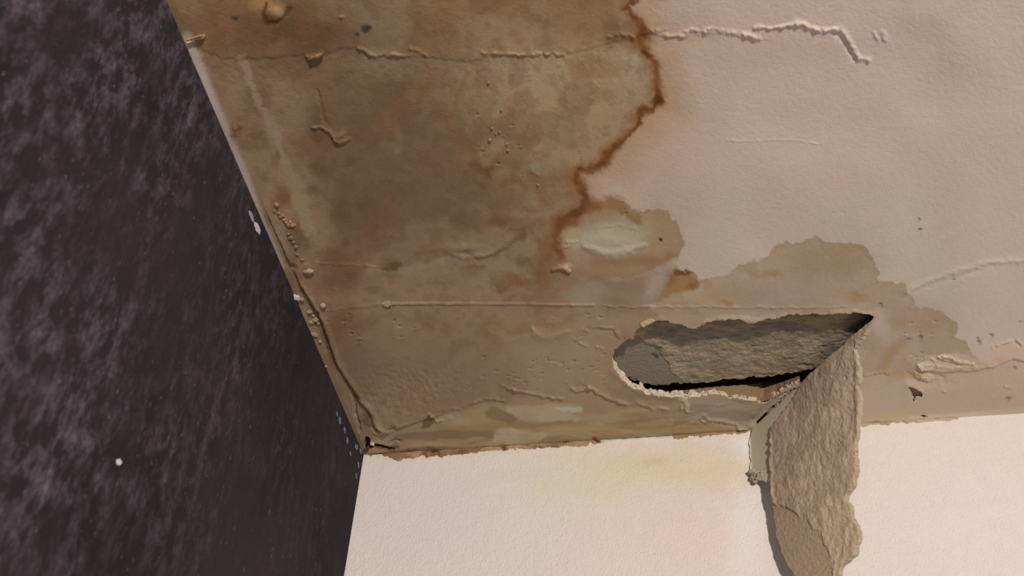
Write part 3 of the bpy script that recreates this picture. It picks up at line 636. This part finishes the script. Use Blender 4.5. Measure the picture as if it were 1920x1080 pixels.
def sheet(name, poly, bb, st, off, thick, relief, colf, mat, emat, ecol, jag=.8, en='torn_edge'):
    Q = Field(*bb, st, KF); Q.C[:] = Q.col((155,129,103)); colf(Q); relief(Q)
    s_ = poly_sdf(Q.X+Q.SX*jag, Q.Y+Q.SY*jag, poly); x, y, f = cut_lattice(Q, s_)
    P = flap_pt(x, y); gy_, gx_ = np.gradient(P, axis=(0, 1)); nrm = np.cross(gx_, gy_); nrm /= np.linalg.norm(nrm, axis=-1, keepdims=True)+1e-12
    s1 = np.sign(((CAM-P)*nrm).sum(-1))[..., None]; nrm = nrm*s1
    P = P+nrm*(Q.Hh[..., None]+off); P[..., 2] = np.minimum(P[..., 2], H-0.0004)
    o1 = link(name, mesh_np(name, P.reshape(-1, 3), f, Q.C.reshape(-1, 3)), mat, flap)
    # torn thickness and the painted back
    Pf = P.reshape(-1, 3); hd = np.array((.80, .42, 0)); 
    Bk = (P-nrm*Q.Hh[..., None]+hd*thick); Bk[..., 1] = np.minimum(Bk[..., 1], -.0012); Bk[..., 2] = np.minimum(Bk[..., 2], H-.0003); Bk = Bk.reshape(-1, 3)
    ee = rim_edges(f); ids = {}; V_ = []; F_ = []; C_ = []
    for e in ee:
        for i in e:
            if i not in ids:
                ids[i] = len(V_); ql = (x.ravel()[i]-1635)/225.*206+y.ravel()[i]-597; kk = .6 if abs(ql) < 12 else 1.0; tf = .12 if abs(ql) < 12 else 1.0
                for k in range(4):
                    t = k/3*tf; n1 = float(vnoise(np.array(i*.31+k*5.), np.array(k*1.), 8)); V_.append(Pf[i]*(1-t)+Bk[i]*t+np.array((n1, 0, n1))*(.0005 if 0 < k < 3 else 0)); C_.append(np.clip(ecol*kk*(1+n1*.1), 0, 1))
        a, c = ids[e[0]], ids[e[1]]
        for k in range(3): F_.append((a+k, c+k, c+k+1, a+k+1))
    o2 = link(en, mesh_np(en, V_, F_, np.array(C_)), emat, flap)
    us = np.unique(f); rm = np.full(len(Bk), -1); rm[us] = np.arange(len(us))
    return o1, o2, (Bk[us], rm[f][:, ::-1])
def core_rel(Q):
    X, Y = Q.X, Q.Y
    Q.Hh += 0.6e-3*fbm(X, Y, 12, 71, 4, sx=1.5, sy=.6, gain=.6)+1.2e-3*fbm(X, Y, 60, 72, 2, sx=1.2, sy=.6)
    a = fbm(X, Y, 11, 73, 3, sx=1.7, sy=.7); Q.Hh += .25e-3*(1-np.abs(a)*2.2)*(np.abs(a) < .45)
    Q.ridge([(1447,815,2),(1449,850,3),(1450,900,3),(1453,950,2),(1460,1000,2)], 1.6, warp=.1, nz=.5); Q.ridge([(1608,640,3),(1606,720,3),(1608,790,3),(1600,900,3)], 1.0, warp=.1, nz=.6)
    SMO = [(1440,940),(1452,945),(1475,952),(1500,968),(1519,980),(1522,992),(1540,996),(1545,1020),(1556,1035),(1562,1055),(1563,1140),(1440,1140)]
    q = Q.sl(SMO, 50); s_ = poly_sdf(Q.X[q]+Q.SX[q]*1.2, Q.Y[q]+Q.SY[q]*1.2, SMO); k = sstep(1.5, -1.5, s_)
    Q.Hh[q] = Q.Hh[q]*(1-k*.95)-k*1.2e-3; Q.mix(q, k, (146,120,94))
def core_col(Q):
    Q.C *= (1+.16*fbm(Q.X, Q.Y, 12, 74, 4, sx=1.6, sy=.7))[..., None]; Q.C *= (1+.08*fbm(Q.X, Q.Y, 60, 75, 2))[..., None]
ec = lin((196,168,136))/np.array(KW)*.85
c1, c2, (bkV, bkF) = sheet('core_board', CORE, (1430,1650,590,1145), 1.5, .0020, .0055, core_rel, core_col, M_ROUGH, M_RIM, ec)
c2['label'] = 'pale torn edge of the flap'
link('painted_back', mesh_np('painted_back', bkV, bkF, np.tile(lin((190,172,155))/np.array(KW), (len(bkV), 1))), M_CEIL, flap)
def skin_col(Q): Q.C[:] = Q.col((172,153,126)); Q.blob(1440, 840, 20, 60, (160,140,114), .7, soft=.9)
def skin_rel(Q): Q.Hh += .3e-3*fbm(Q.X, Q.Y, 40, 76, 2)
c3, c4, (skV, skF) = sheet('paint_skin', SKIN, (1395,1650,590,960), 1.5, 0, .0018, skin_rel, skin_col, M_CEIL, M_RIM, ec, jag=.5, en='skin_edge')
c3['label'] = 'smooth grey paint skin'

# ================================================================== WALLS
def plane_grid(fld, surf):
    idx = np.arange(fld.X.size).reshape(fld.X.shape)
    F_ = np.stack([idx[:-1, :-1].ravel(), idx[1:, :-1].ravel(), idx[1:, 1:].ravel(), idx[:-1, 1:].ravel()], 1)
    return surf, F_
WB = Field(600, 2000, 740, 1140, 4.0, KW)
WB.C[:] = WB.col((216,196,180))
WB.blob(820, 950, 190, 130, (211,194,182), .8, soft=.8); WB.blob(1220, 880, 190, 40, (212,190,156), .85, soft=.9, warp=2); WB.blob(1060, 905, 70, 50, (208,195,170), .6, soft=.9)
WB.blob(1330, 880, 90, 36, (214,188,158), .7, soft=.9); WB.blob(1290, 1010, 120, 70, (220,190,172), .6, soft=.9); WB.blob(1400, 840, 30, 16, (226,214,208), .7, soft=.9); WB.blob(1400, 1000, 40, 90, (226,210,198), .6, soft=.9)
WB.blob(1800, 950, 180, 150, (219,199,184), .8, soft=.8); WB.blob(1750, 820, 120, 30, (218,200,178), .6, soft=.9); WB.blob(1225, 866, 26, 7, (200,172,148), .6, rot=-.2, soft=.9, warp=.5)
WB.line([(682,853,3),(760,860,4),(860,852,4),(960,844,4),(1130,830,4)], (206,184,150), a=.5, soft=1, nz=.4)
WB.line([(684,858,3),(672,900,3),(662,960,3),(652,1040,3),(640,1120,3)], (206,192,160), a=.6, soft=1)
Pw = on_y(WB.X, WB.Y, 0.0); Pw[..., 2] = np.minimum(Pw[..., 2], H); Pw[..., 0] = np.maximum(Pw[..., 0], 0)
wv, wf = plane_grid(WB, Pw); wv = wv.reshape(-1, 3)
p = wv[wf]; ar = np.linalg.norm(np.cross(p[:, 2]-p[:, 0], p[:, 3]-p[:, 1]), axis=1); wf = wf[ar > 1e-9]
us = np.unique(wf); rm = np.full(len(wv), -1); rm[us] = np.arange(len(us))
wm = mesh_np('wall_back', wv[us], rm[wf], WB.C.reshape(-1, 3)[us])
bm = bmesh.new(); bm.from_mesh(wm); nl = bm.verts.layers.float_color['tint']
wc = tuple(np.clip(lin((216,196,180))/np.array(KW), 0, 1))+(1,)
def wq(pts):
    f = []
    for c in pts:
        v = bm.verts.new(c); v[nl] = wc; f.append(v)
    bm.faces.new(f)
bl = on_y(600., 1140., 0.); brr = on_y(2000., 1140., 0.); trr = on_y(2000., 740., 0.)
t = (0-bl[0])/(brr[0]-bl[0]); zl = bl[2]+t*(brr[2]-bl[2])
t = (H-trr[2])/(brr[2]-trr[2]); xr = trr[0]+t*(brr[0]-trr[0])
wq([(0,0,0),(X1,0,0),tuple(brr),(0,0,zl)]); wq([(X1,0,0),(X1,0,H),(xr,0,H),tuple(brr)])
bm.to_mesh(wm); bm.free()
wall_back = link('wall_back', wm, M_WALL); tag(wall_back, 'white roller-painted wall below the damaged ceiling', 'wall', kind='structure')

# dark flocked wall on the left
m_, nt, b = new_mat('dark_mottled_wallpaper'); b.inputs['Roughness'].default_value = 0.9; b.inputs['Specular IOR Level'].default_value = .15
g = node(nt, 'ShaderNodeNewGeometry'); mp = node(nt, 'ShaderNodeMapping'); mp.inputs['Scale'].default_value = (1, 1.15, .62); mp.inputs['Rotation'].default_value = (-.25, 0, 0)
nt.links.new(g.outputs['Position'], mp.inputs['Vector'])
n1 = noise(nt, 70, 6, .70, mp.outputs[0], .12); n2_ = noise(nt, 11, 5, .65, mp.outputs[0], .1); n3 = noise(nt, 330, 3, .6, mp.outputs[0], .2); n4 = noise(nt, 5, 2, .5, g.outputs['Position'])
r1 = ramp(nt, n1.outputs['Fac'], [(.45, (0, 0, 0)), (.66, (1, 1, 1))]); r2 = ramp(nt, n2_.outputs['Fac'], [(.40, (.10,)*3), (.66, (1, 1, 1))]); r3 = ramp(nt, n3.outputs['Fac'], [(.40, (.45,)*3), (.62, (1, 1, 1))])
mu = node(nt, 'ShaderNodeMath', operation='MULTIPLY'); nt.links.new(r1.outputs[0], mu.inputs[0]); nt.links.new(r2.outputs[0], mu.inputs[1])
mu2 = node(nt, 'ShaderNodeMath', operation='MULTIPLY'); nt.links.new(mu.outputs[0], mu2.inputs[0]); nt.links.new(r3.outputs[0], mu2.inputs[1])
base = ramp(nt, n4.outputs['Fac'], [(.35, (.021,.018,.0235)), (.65, (.036,.029,.038))])
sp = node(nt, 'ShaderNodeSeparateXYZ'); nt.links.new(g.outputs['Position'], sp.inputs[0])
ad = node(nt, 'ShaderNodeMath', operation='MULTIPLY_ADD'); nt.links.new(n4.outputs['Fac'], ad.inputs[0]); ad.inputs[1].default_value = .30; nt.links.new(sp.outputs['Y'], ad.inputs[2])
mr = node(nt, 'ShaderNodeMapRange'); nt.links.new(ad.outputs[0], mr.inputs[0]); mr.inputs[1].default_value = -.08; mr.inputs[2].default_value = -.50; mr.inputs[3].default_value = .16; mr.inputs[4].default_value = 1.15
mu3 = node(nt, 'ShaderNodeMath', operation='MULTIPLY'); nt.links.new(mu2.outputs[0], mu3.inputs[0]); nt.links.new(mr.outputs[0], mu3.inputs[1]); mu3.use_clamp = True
mx = node(nt, 'ShaderNodeMix', data_type='RGBA'); nt.links.new(mu3.outputs[0], mx.inputs[0]); nt.links.new(base.outputs[0], mx.inputs[6]); mx.inputs[7].default_value = (.22, .19, .255, 1)
n5 = noise(nt, 260, 2, .5, mp.outputs[0]); r5 = ramp(nt, n5.outputs['Fac'], [(.66, (0, 0, 0)), (.78, (.8, .8, .8))])
mx2 = node(nt, 'ShaderNodeMix', data_type='RGBA'); nt.links.new(r5.outputs[0], mx2.inputs[0]); nt.links.new(mx.outputs[2], mx2.inputs[6]); mx2.inputs[7].default_value = (.17, .15, .19, 1)
nt.links.new(mx2.outputs[2], b.inputs['Base Color'])
bp = node(nt, 'ShaderNodeBump'); bp.inputs['Distance'].default_value = .0012; nt.links.new(n1.outputs['Fac'], bp.inputs['Height']); nt.links.new(bp.outputs[0], b.inputs['Normal'])
M_LEFT = m_
def box_wall(name, verts, mat, lab, cat='wall'):
    bm = bmesh.new(); vs = [bm.verts.new(c) for c in verts]; bm.faces.new(vs)
    me = bpy.data.meshes.new(name); bm.to_mesh(me); bm.free()
    o = link(name, me, mat); return tag(o, lab, cat, kind='structure')
wall_left = box_wall('wall_left', [(0,Y1,0),(0,0,0),(0,0,H),(0,Y1,H)], M_LEFT, 'dark purple-grey mottled wall on the left of the corner')
M_FLOOR = tinted('floor_boards', [(60, .001)], .6, .2, mscale=20, flat=(.32,.24,.17))
box_wall('floor', [(0,Y1,0),(X1,Y1,0),(X1,0,0),(0,0,0)], M_FLOOR, 'plain floor of the room', 'floor')

# ================================================================== LOOSE THINGS
RND = random.Random(7)
M_CRUMB = {}
def flat_mat(name, rgb, K=(1, 1, 1), bumps=((500, .001),)):
    if name not in M_CRUMB: M_CRUMB[name] = tinted(name, list(bumps), .9, .15, .15, 300, flat=tuple(np.clip(lin(rgb)/np.array(K), 0, 1)))
    return M_CRUMB[name]
def lump_mesh(name, r, seed, sx=1, sy=1, sz=.7):
    bm = bmesh.new(); bmesh.ops.create_icosphere(bm, subdivisions=3, radius=1)
    rr = random.Random(seed); o = [rr.uniform(0, 50) for _ in range(3)]
    for v in bm.verts:
        c = v.co; n1 = float(vnoise(np.array(c.x*1.4+o[0]), np.array(c.y*1.4+c.z*1.1+o[1]), seed)); n2 = float(vnoise(np.array(c.x*3.4+o[2]), np.array(c.z*3.4-c.y*3+o[0]), seed+3))
        k = 1+.34*n1+.16*n2; v.co = Vector((c.x*sx, c.y*sy, c.z*sz))*k*r
    for f in bm.faces: f.smooth = (seed % 3 != 0)
    me = bpy.data.meshes.new(name); bm.to_mesh(me); bm.free(); return me
def surf_z(x, y):
    i = int(round((x-F.x0)/F.st)); j = int(round((y-F.y0)/F.st)); return float(W[j, i, 2])
def crumb(x, y, rpx, rgb, label, group=None, sx=1, sy=1, name='plaster_crumb', cat='plaster crumb', src=None):
    c = on_z(float(x), float(y), H); dist = np.linalg.norm(c-CAM); r_ = rpx*dist/FPX
    z = surf_z(x, y)
    me = lump_mesh(name, r_, RND.randrange(1000), sx*RND.uniform(.8, 1.3), sy*RND.uniform(.8, 1.3), .6); me.materials.append(flat_mat('crumb_%d_%d_%d' % rgb, (rgb[0]*.84, rgb[1]*.88, rgb[2]*.94), KC, ((700, .0006),)))
    o = bpy.data.objects.new(name, me); COL.objects.link(o); o.location = (c[0], c[1], z-r_*.35)
    return tag(o, label, cat, group)
crumb(579, 504, 6, (176,132,96), 'oblong pale crumb on the brown ceiling just above the start of the straight joint', sx=1.2, sy=.8)
crumb(606, 569, 6, (178,140,106), 'largest pale plaster crumb, at the left end of the straight joint in the ceiling')
crumb(557, 557, 6, (190,172,150), 'whitish plaster crumb at the very edge of the dark wall')
crumb(567, 561, 4, (182,120,86), 'small orange-pink crumb right beside the whitish one at the dark wall')
crumb(698, 830, 4, (206,180,142), 'tiny cream chip stuck in the black gap at the room corner')
G1 = 'crumbs in the gap between sagging paint and dark wall'
for x, y, r_ in [(581,584,4),(593,599,5),(584,604,4),(590,626,5),(588,592,3),(596,607,3),(600,640,3),(606,690,4),(612,686,3)]:
    crumb(x, y, r_, (166,134,98), 'pale crumb in the narrow gap between the sagging paint edge and the dark wall', G1)
G2 = 'crumbly ridge of plaster near the dark wall'
for x, y, r_ in [(519,383,4.5),(515,394,3),(524,398,3.5),(527,404,3),(531,402,3.5),(533,410,3),(537,415,3.5),(541,419,3.5),(545,414,3),(548,420,3.5),(552,419,3)]:
    crumb(x, y, r_, (166,116,82), 'reddish-brown crumb in the short crumbly ridge beside the dark wall', G2)
G3 = 'row of crumbs below the crumbly ridge'
for x, y, r_ in [(542,436,2.5),(547,443,3.5),(551,450,3),(556,459,3),(559,473,2.5),(568,483,2.5)]:
    crumb(x, y, r_, (150,112,78), 'small brown crumb in the thin row below the crumbly ridge beside the dark wall', G3)
G4 = 'grains of grit on the brown stain'
for x, y in [(940,205),(922,240),(930,250),(918,262),(936,247),(950,270),(952,281),(916,155),(1008,345)]:
    crumb(x, y, 2.2, (150,122,90), 'tiny grain of grit stuck to the brown stain above the small round patch', G4)

def flake(name, pts, rgb, label, cat, hinge, drop=.004, thick=.0008, plane='z', K=None, group=None):
    """thin broken plate held along one side and drooping at the other; hinge = index pair in pts that touches the surface"""
    n = len(pts); K = K or KC
    P = []
    a, c_ = pts[hinge[0]], pts[hinge[1]]; ex, ey = c_[0]-a[0], c_[1]-a[1]; L = math.hypot(ex, ey)+1e-6
    dm = max(abs((p[0]-a[0])*ey-(p[1]-a[1])*ex)/L for p in pts)+1e-6
    # outline refined with small jags
    out = []
    for i in range(n):
        p0, p1 = pts[i], pts[(i+1) % n]; m2 = max(1, int(math.hypot(p1[0]-p0[0], p1[1]-p0[1])/2.5))
        for k in range(m2):
            t = k/m2; out.append((p0[0]+(p1[0]-p0[0])*t+RND.uniform(-.5, .5), p0[1]+(p1[1]-p0[1])*t+RND.uniform(-.5, .5)))
    cx = sum(p[0] for p in out)/len(out); cy = sum(p[1] for p in out)/len(out)
    bm = bmesh.new(); rings = []
    def pos(x, y):
        h = abs((x-a[0])*ey-(y-a[1])*ex)/L/dm
        lift = drop*.45*(min(h, 1.0)**1.5)+.0004
        if plane == 'z': q_ = on_z(x, y, H); return (q_[0], min(q_[1], -.0008), surf_z(x, y)-lift)
        if plane == 'y': q_ = on_y(x, y, -lift); return tuple(q_)
        q_ = on_x(x, y, lift); return tuple(q_)
    for s_ in (1, .66, .33): rings.append([bm.verts.new(pos(cx+(x-cx)*s_, cy+(y-cy)*s_)) for x, y in out])
    cv = bm.verts.new(pos(cx, cy)); m3 = len(out)
    for r1_, r2_ in zip(rings, rings[1:]):
        for i in range(m3): bm.faces.new((r1_[i], r1_[(i+1) % m3], r2_[(i+1) % m3], r2_[i]))
    for i in range(m3): bm.faces.new((rings[-1][i], rings[-1][(i+1) % m3], cv))
    top = bm.faces[:]; ax = {'z': Vector((0, 0, thick)), 'y': Vector((0, thick, 0)), 'x': Vector((-thick, 0, 0))}[plane]
    if plane == 'x': ax = Vector((thick, 0, 0))
    low = [bm.verts.new(v.co+ax) for v in rings[0]]
    for i in range(m3): bm.faces.new((rings[0][(i+1) % m3], rings[0][i], low[i], low[(i+1) % m3]))
    lc = bm.verts.new(cv.co+ax)
    for i in range(m3): bm.faces.new((low[(i+1) % m3], low[i], lc))
    bmesh.ops.recalc_face_normals(bm, faces=bm.faces[:])
    me = bpy.data.meshes.new(name); bm.to_mesh(me); bm.free()
    org = pos(cx, cy)
    o = link(name, me, flat_mat('flake_%d_%d_%d' % rgb, tuple(c*(.9 if plane == 'z' else 1) for c in rgb), K), None, org); return tag(o, label, cat, group)
flake('paint_flake', [(347,77),(352,73),(366,67),(378,63),(385,66),(380,71),(364,75),(352,79)], (208,168,126), 'bright curled paint flake where the ceiling crack meets the dark wall', 'paint flake', (0, 4), .006)
flake('paint_flake', [(578,109),(584,103),(596,100),(606,97),(604,104),(592,109),(580,112)], (182,132,96), 'orange flake curling from the crack across the brown stain', 'paint flake', (4, 6), .005)
flake('paint_flake', [(716,567),(722,563),(730,564),(734,569),(728,573),(720,572)], (158,146,118), 'small greenish-white flake at the left end of the bright joint line', 'paint flake', (0, 1), .003)
flake('paint_flake', [(1056,500),(1064,499),(1071,505),(1066,508),(1058,505)], (188,158,118), 'little pale flake below the left side of the pale blotch', 'paint flake', (0, 1), .003)
flake('paint_flake', [(1716,701),(1726,708),(1736,708),(1746,710),(1744,716),(1730,714),(1718,708)], (208,176,138), 'curled cream paint flake above the small puncture in the ceiling', 'paint flake', (0, 3), .004)
flake('paint_flake', [(1758,668),(1771,664),(1786,672),(1803,678),(1800,683),(1784,679),(1768,675)], (204,178,152), 'long jagged flake at the top of the flaking patch on the right', 'paint flake', (1, 3), .003)
flake('paint_flake', [(1720,684),(1738,680),(1750,686),(1746,694),(1728,695)], (206,182,152), 'left tip flake of the flaking patch on the right', 'paint flake', (1, 2), .003)
flake('paint_flake', [(1200,606),(1210,600),(1222,597),(1230,600),(1218,605),(1206,612)], (190,164,124), 'thin cream paper shred on the upper left lip of the hole', 'paint flake', (1, 3), .003)
flake('paint_flake', [(693,800),(704,803),(716,807),(728,806),(736,801),(737,806),(726,812),(714,815),(700,809)], (166,130,96), 'curled tip of sagging paint just above the room corner', 'paint flake', (0, 4), .004)
flake('paint_flake', [(1276,757),(1288,752),(1294,758),(1291,770),(1285,770),(1283,764),(1276,768)], (184,156,122), 'cream crumbly flake under the lower lip of the hole', 'paint flake', (0, 1), .003)
flake('paint_flake', [(1309,786),(1316,780),(1325,780),(1327,788),(1320,790)], (170,142,112), 'small brown scab of plaster at the step left of the flap', 'paint flake', (0, 2), .004)
# chips where the ceiling paint has bitten into the dark wall
KL = (.55, .46, .40)
flake('paint_chip', [(466,395),(471,397),(476,413),(473,416),(468,405)], (125,118,128), 'upper narrow white chip on the dark wall beside the ceiling edge', 'paint chip', (0, 2), .001, .0004, 'x', KL)
flake('paint_chip', [(476,416),(483,419),(488,432),(486,440),(480,433)], (160,150,158), 'brightest white chip on the dark wall beside the ceiling edge', 'paint chip', (0, 2), .001, .0004, 'x', KL)
flake('paint_chip', [(218,862),(224,860),(228,867),(224,873),(218,870)], (168,158,150), 'single pale speck out on the dark wall, lower left', 'paint chip', (0, 2), .001, .0004, 'x', KL)
for x, y, w_, h_ in [(637,788,4,8),(646,806,3,7),(651,826,3,7),(632,776,2,5),(668,838,5,6),(676,846,4,6),(657,851,2,5),(672,872,2,7),(668,892,2,6)]:
    flake('paint_chip', [(x-w_*.4, y-h_), (x+w_*.5, y-h_*.5), (x+w_*.7, y+h_*.6), (x, y+h_), (x-w_*.6, y)], (96,90,100), 'tiny grey-white chip on the dark wall close to the room corner', 'paint chip', (0, 3), .0006, .0003, 'x', KL, 'chips on the dark wall near the corner')

# crumbly residue along the top of the white wall
def residue(name, poly, rgb, rgb2, label, depth=.0016, spots=()):
    xs = [p[0] for p in poly]; ys = [p[1] for p in poly]
    Q = Field(min(xs)-8, max(xs)+8, min(ys)-8, max(ys)+8, 1.5, KW); Q.C[:] = Q.col(rgb)
    k = sstep(-.3, .5, fbm(Q.X, Q.Y, 14, 88, 4, sx=.5))[..., None]; Q.C = Q.C*(1-k)+Q.col(rgb2)*k
    for s_ in spots: Q.blob(*s_)
    Q.Hh += (.9e-3*fbm(Q.X, Q.Y, 10, 89, 4, sx=.6))+depth
    s_ = poly_sdf(Q.X+Q.SX*1.2, Q.Y+Q.SY*1.4, poly); x, y, f = cut_lattice(Q, s_)
    P = on_y(x, y, -np.maximum(Q.Hh*sstep(0, 4, -s_), .0003)); P[..., 2] = np.minimum(P[..., 2], H-.0005); P[..., 0] = np.maximum(P[..., 0], .0006)
    V_ = P.reshape(-1, 3); us = np.unique(f); rm_ = np.full(len(V_), -1); rm_[us] = np.arange(len(us)); V2 = V_[us]
    o = link(name, mesh_np(name, V2, rm_[f], Q.C.reshape(-1, 3)[us]), M_RIM, None, tuple(V2.mean(0))); return tag(o, label, 'plaster residue')
residue('plaster_residue', [(684,848),(700,838),(760,834),(860,832),(960,826),(1060,824),(1126,820),(1128,829),(1100,834),(1010,840),(950,844),(880,850),(830,856),(800,856),(760,861),(742,863),(728,856),(712,848),(694,852)], (166,132,100), (132,102,74), 'long brown crumbly plaster residue along the wall top by the room corner',
        spots=[(811,851,10,5,(84,44,20),.9),(795,853,8,4,(110,66,34),.8),(955,838,14,3,(86,46,22),.8),(1057,832,7,4,(92,48,24),.8),(1118,826,8,4,(76,32,14),.95),(868,846,12,3,(110,70,40),.7)])
residue('plaster_residue', [(1124,815),(1180,808),(1256,800),(1261,816),(1220,820),(1160,824),(1128,829)], (198,186,156), (186,170,138), 'pale greenish-cream smear along the wall top between brown residues', .0008)
residue('plaster_residue', [(1258,800),(1300,798),(1384,796),(1402,802),(1404,812),(1384,812),(1328,816),(1306,818),(1290,820),(1271,824),(1260,819)], (160,130,98), (150,118,84), 'brown plaster tab on the wall top just left of the hanging flap', .0014)
residue('plaster_residue', [(1612,790),(1700,784),(1760,780),(1800,778),(1800,786),(1740,791),(1680,794),(1612,799)], (188,162,130), (170,142,110), 'thin tan residue along the wall top right of the hanging flap', .0008)

# lumps of plaster hanging on the end of the paint skin
bm = bmesh.new(); cc_ = flap_pt(np.array(1418.), np.array(893.))
for i, (dx, dy, rr_) in enumerate([(-7,-4,5),(0,-2,6),(8,0,5),(-4,6,5),(4,6,4),(12,-6,4),(-2,12,3)]):
    t2 = lump_mesh('t', rr_*1.25/FPX, 43+i*3+1); c = flap_pt(np.array(1418.+dx), np.array(893.+dy)); t2.transform(Matrix.Translation(Vector((c[0], min(c[1]-.0015, -.008), c[2])))); bm.from_mesh(t2); bpy.data.meshes.remove(t2)
me = bpy.data.meshes.new('plaster_lump'); bm.to_mesh(me); bm.free()
link('plaster_lump', me, flat_mat('lump', (170,150,120), KW), flap)
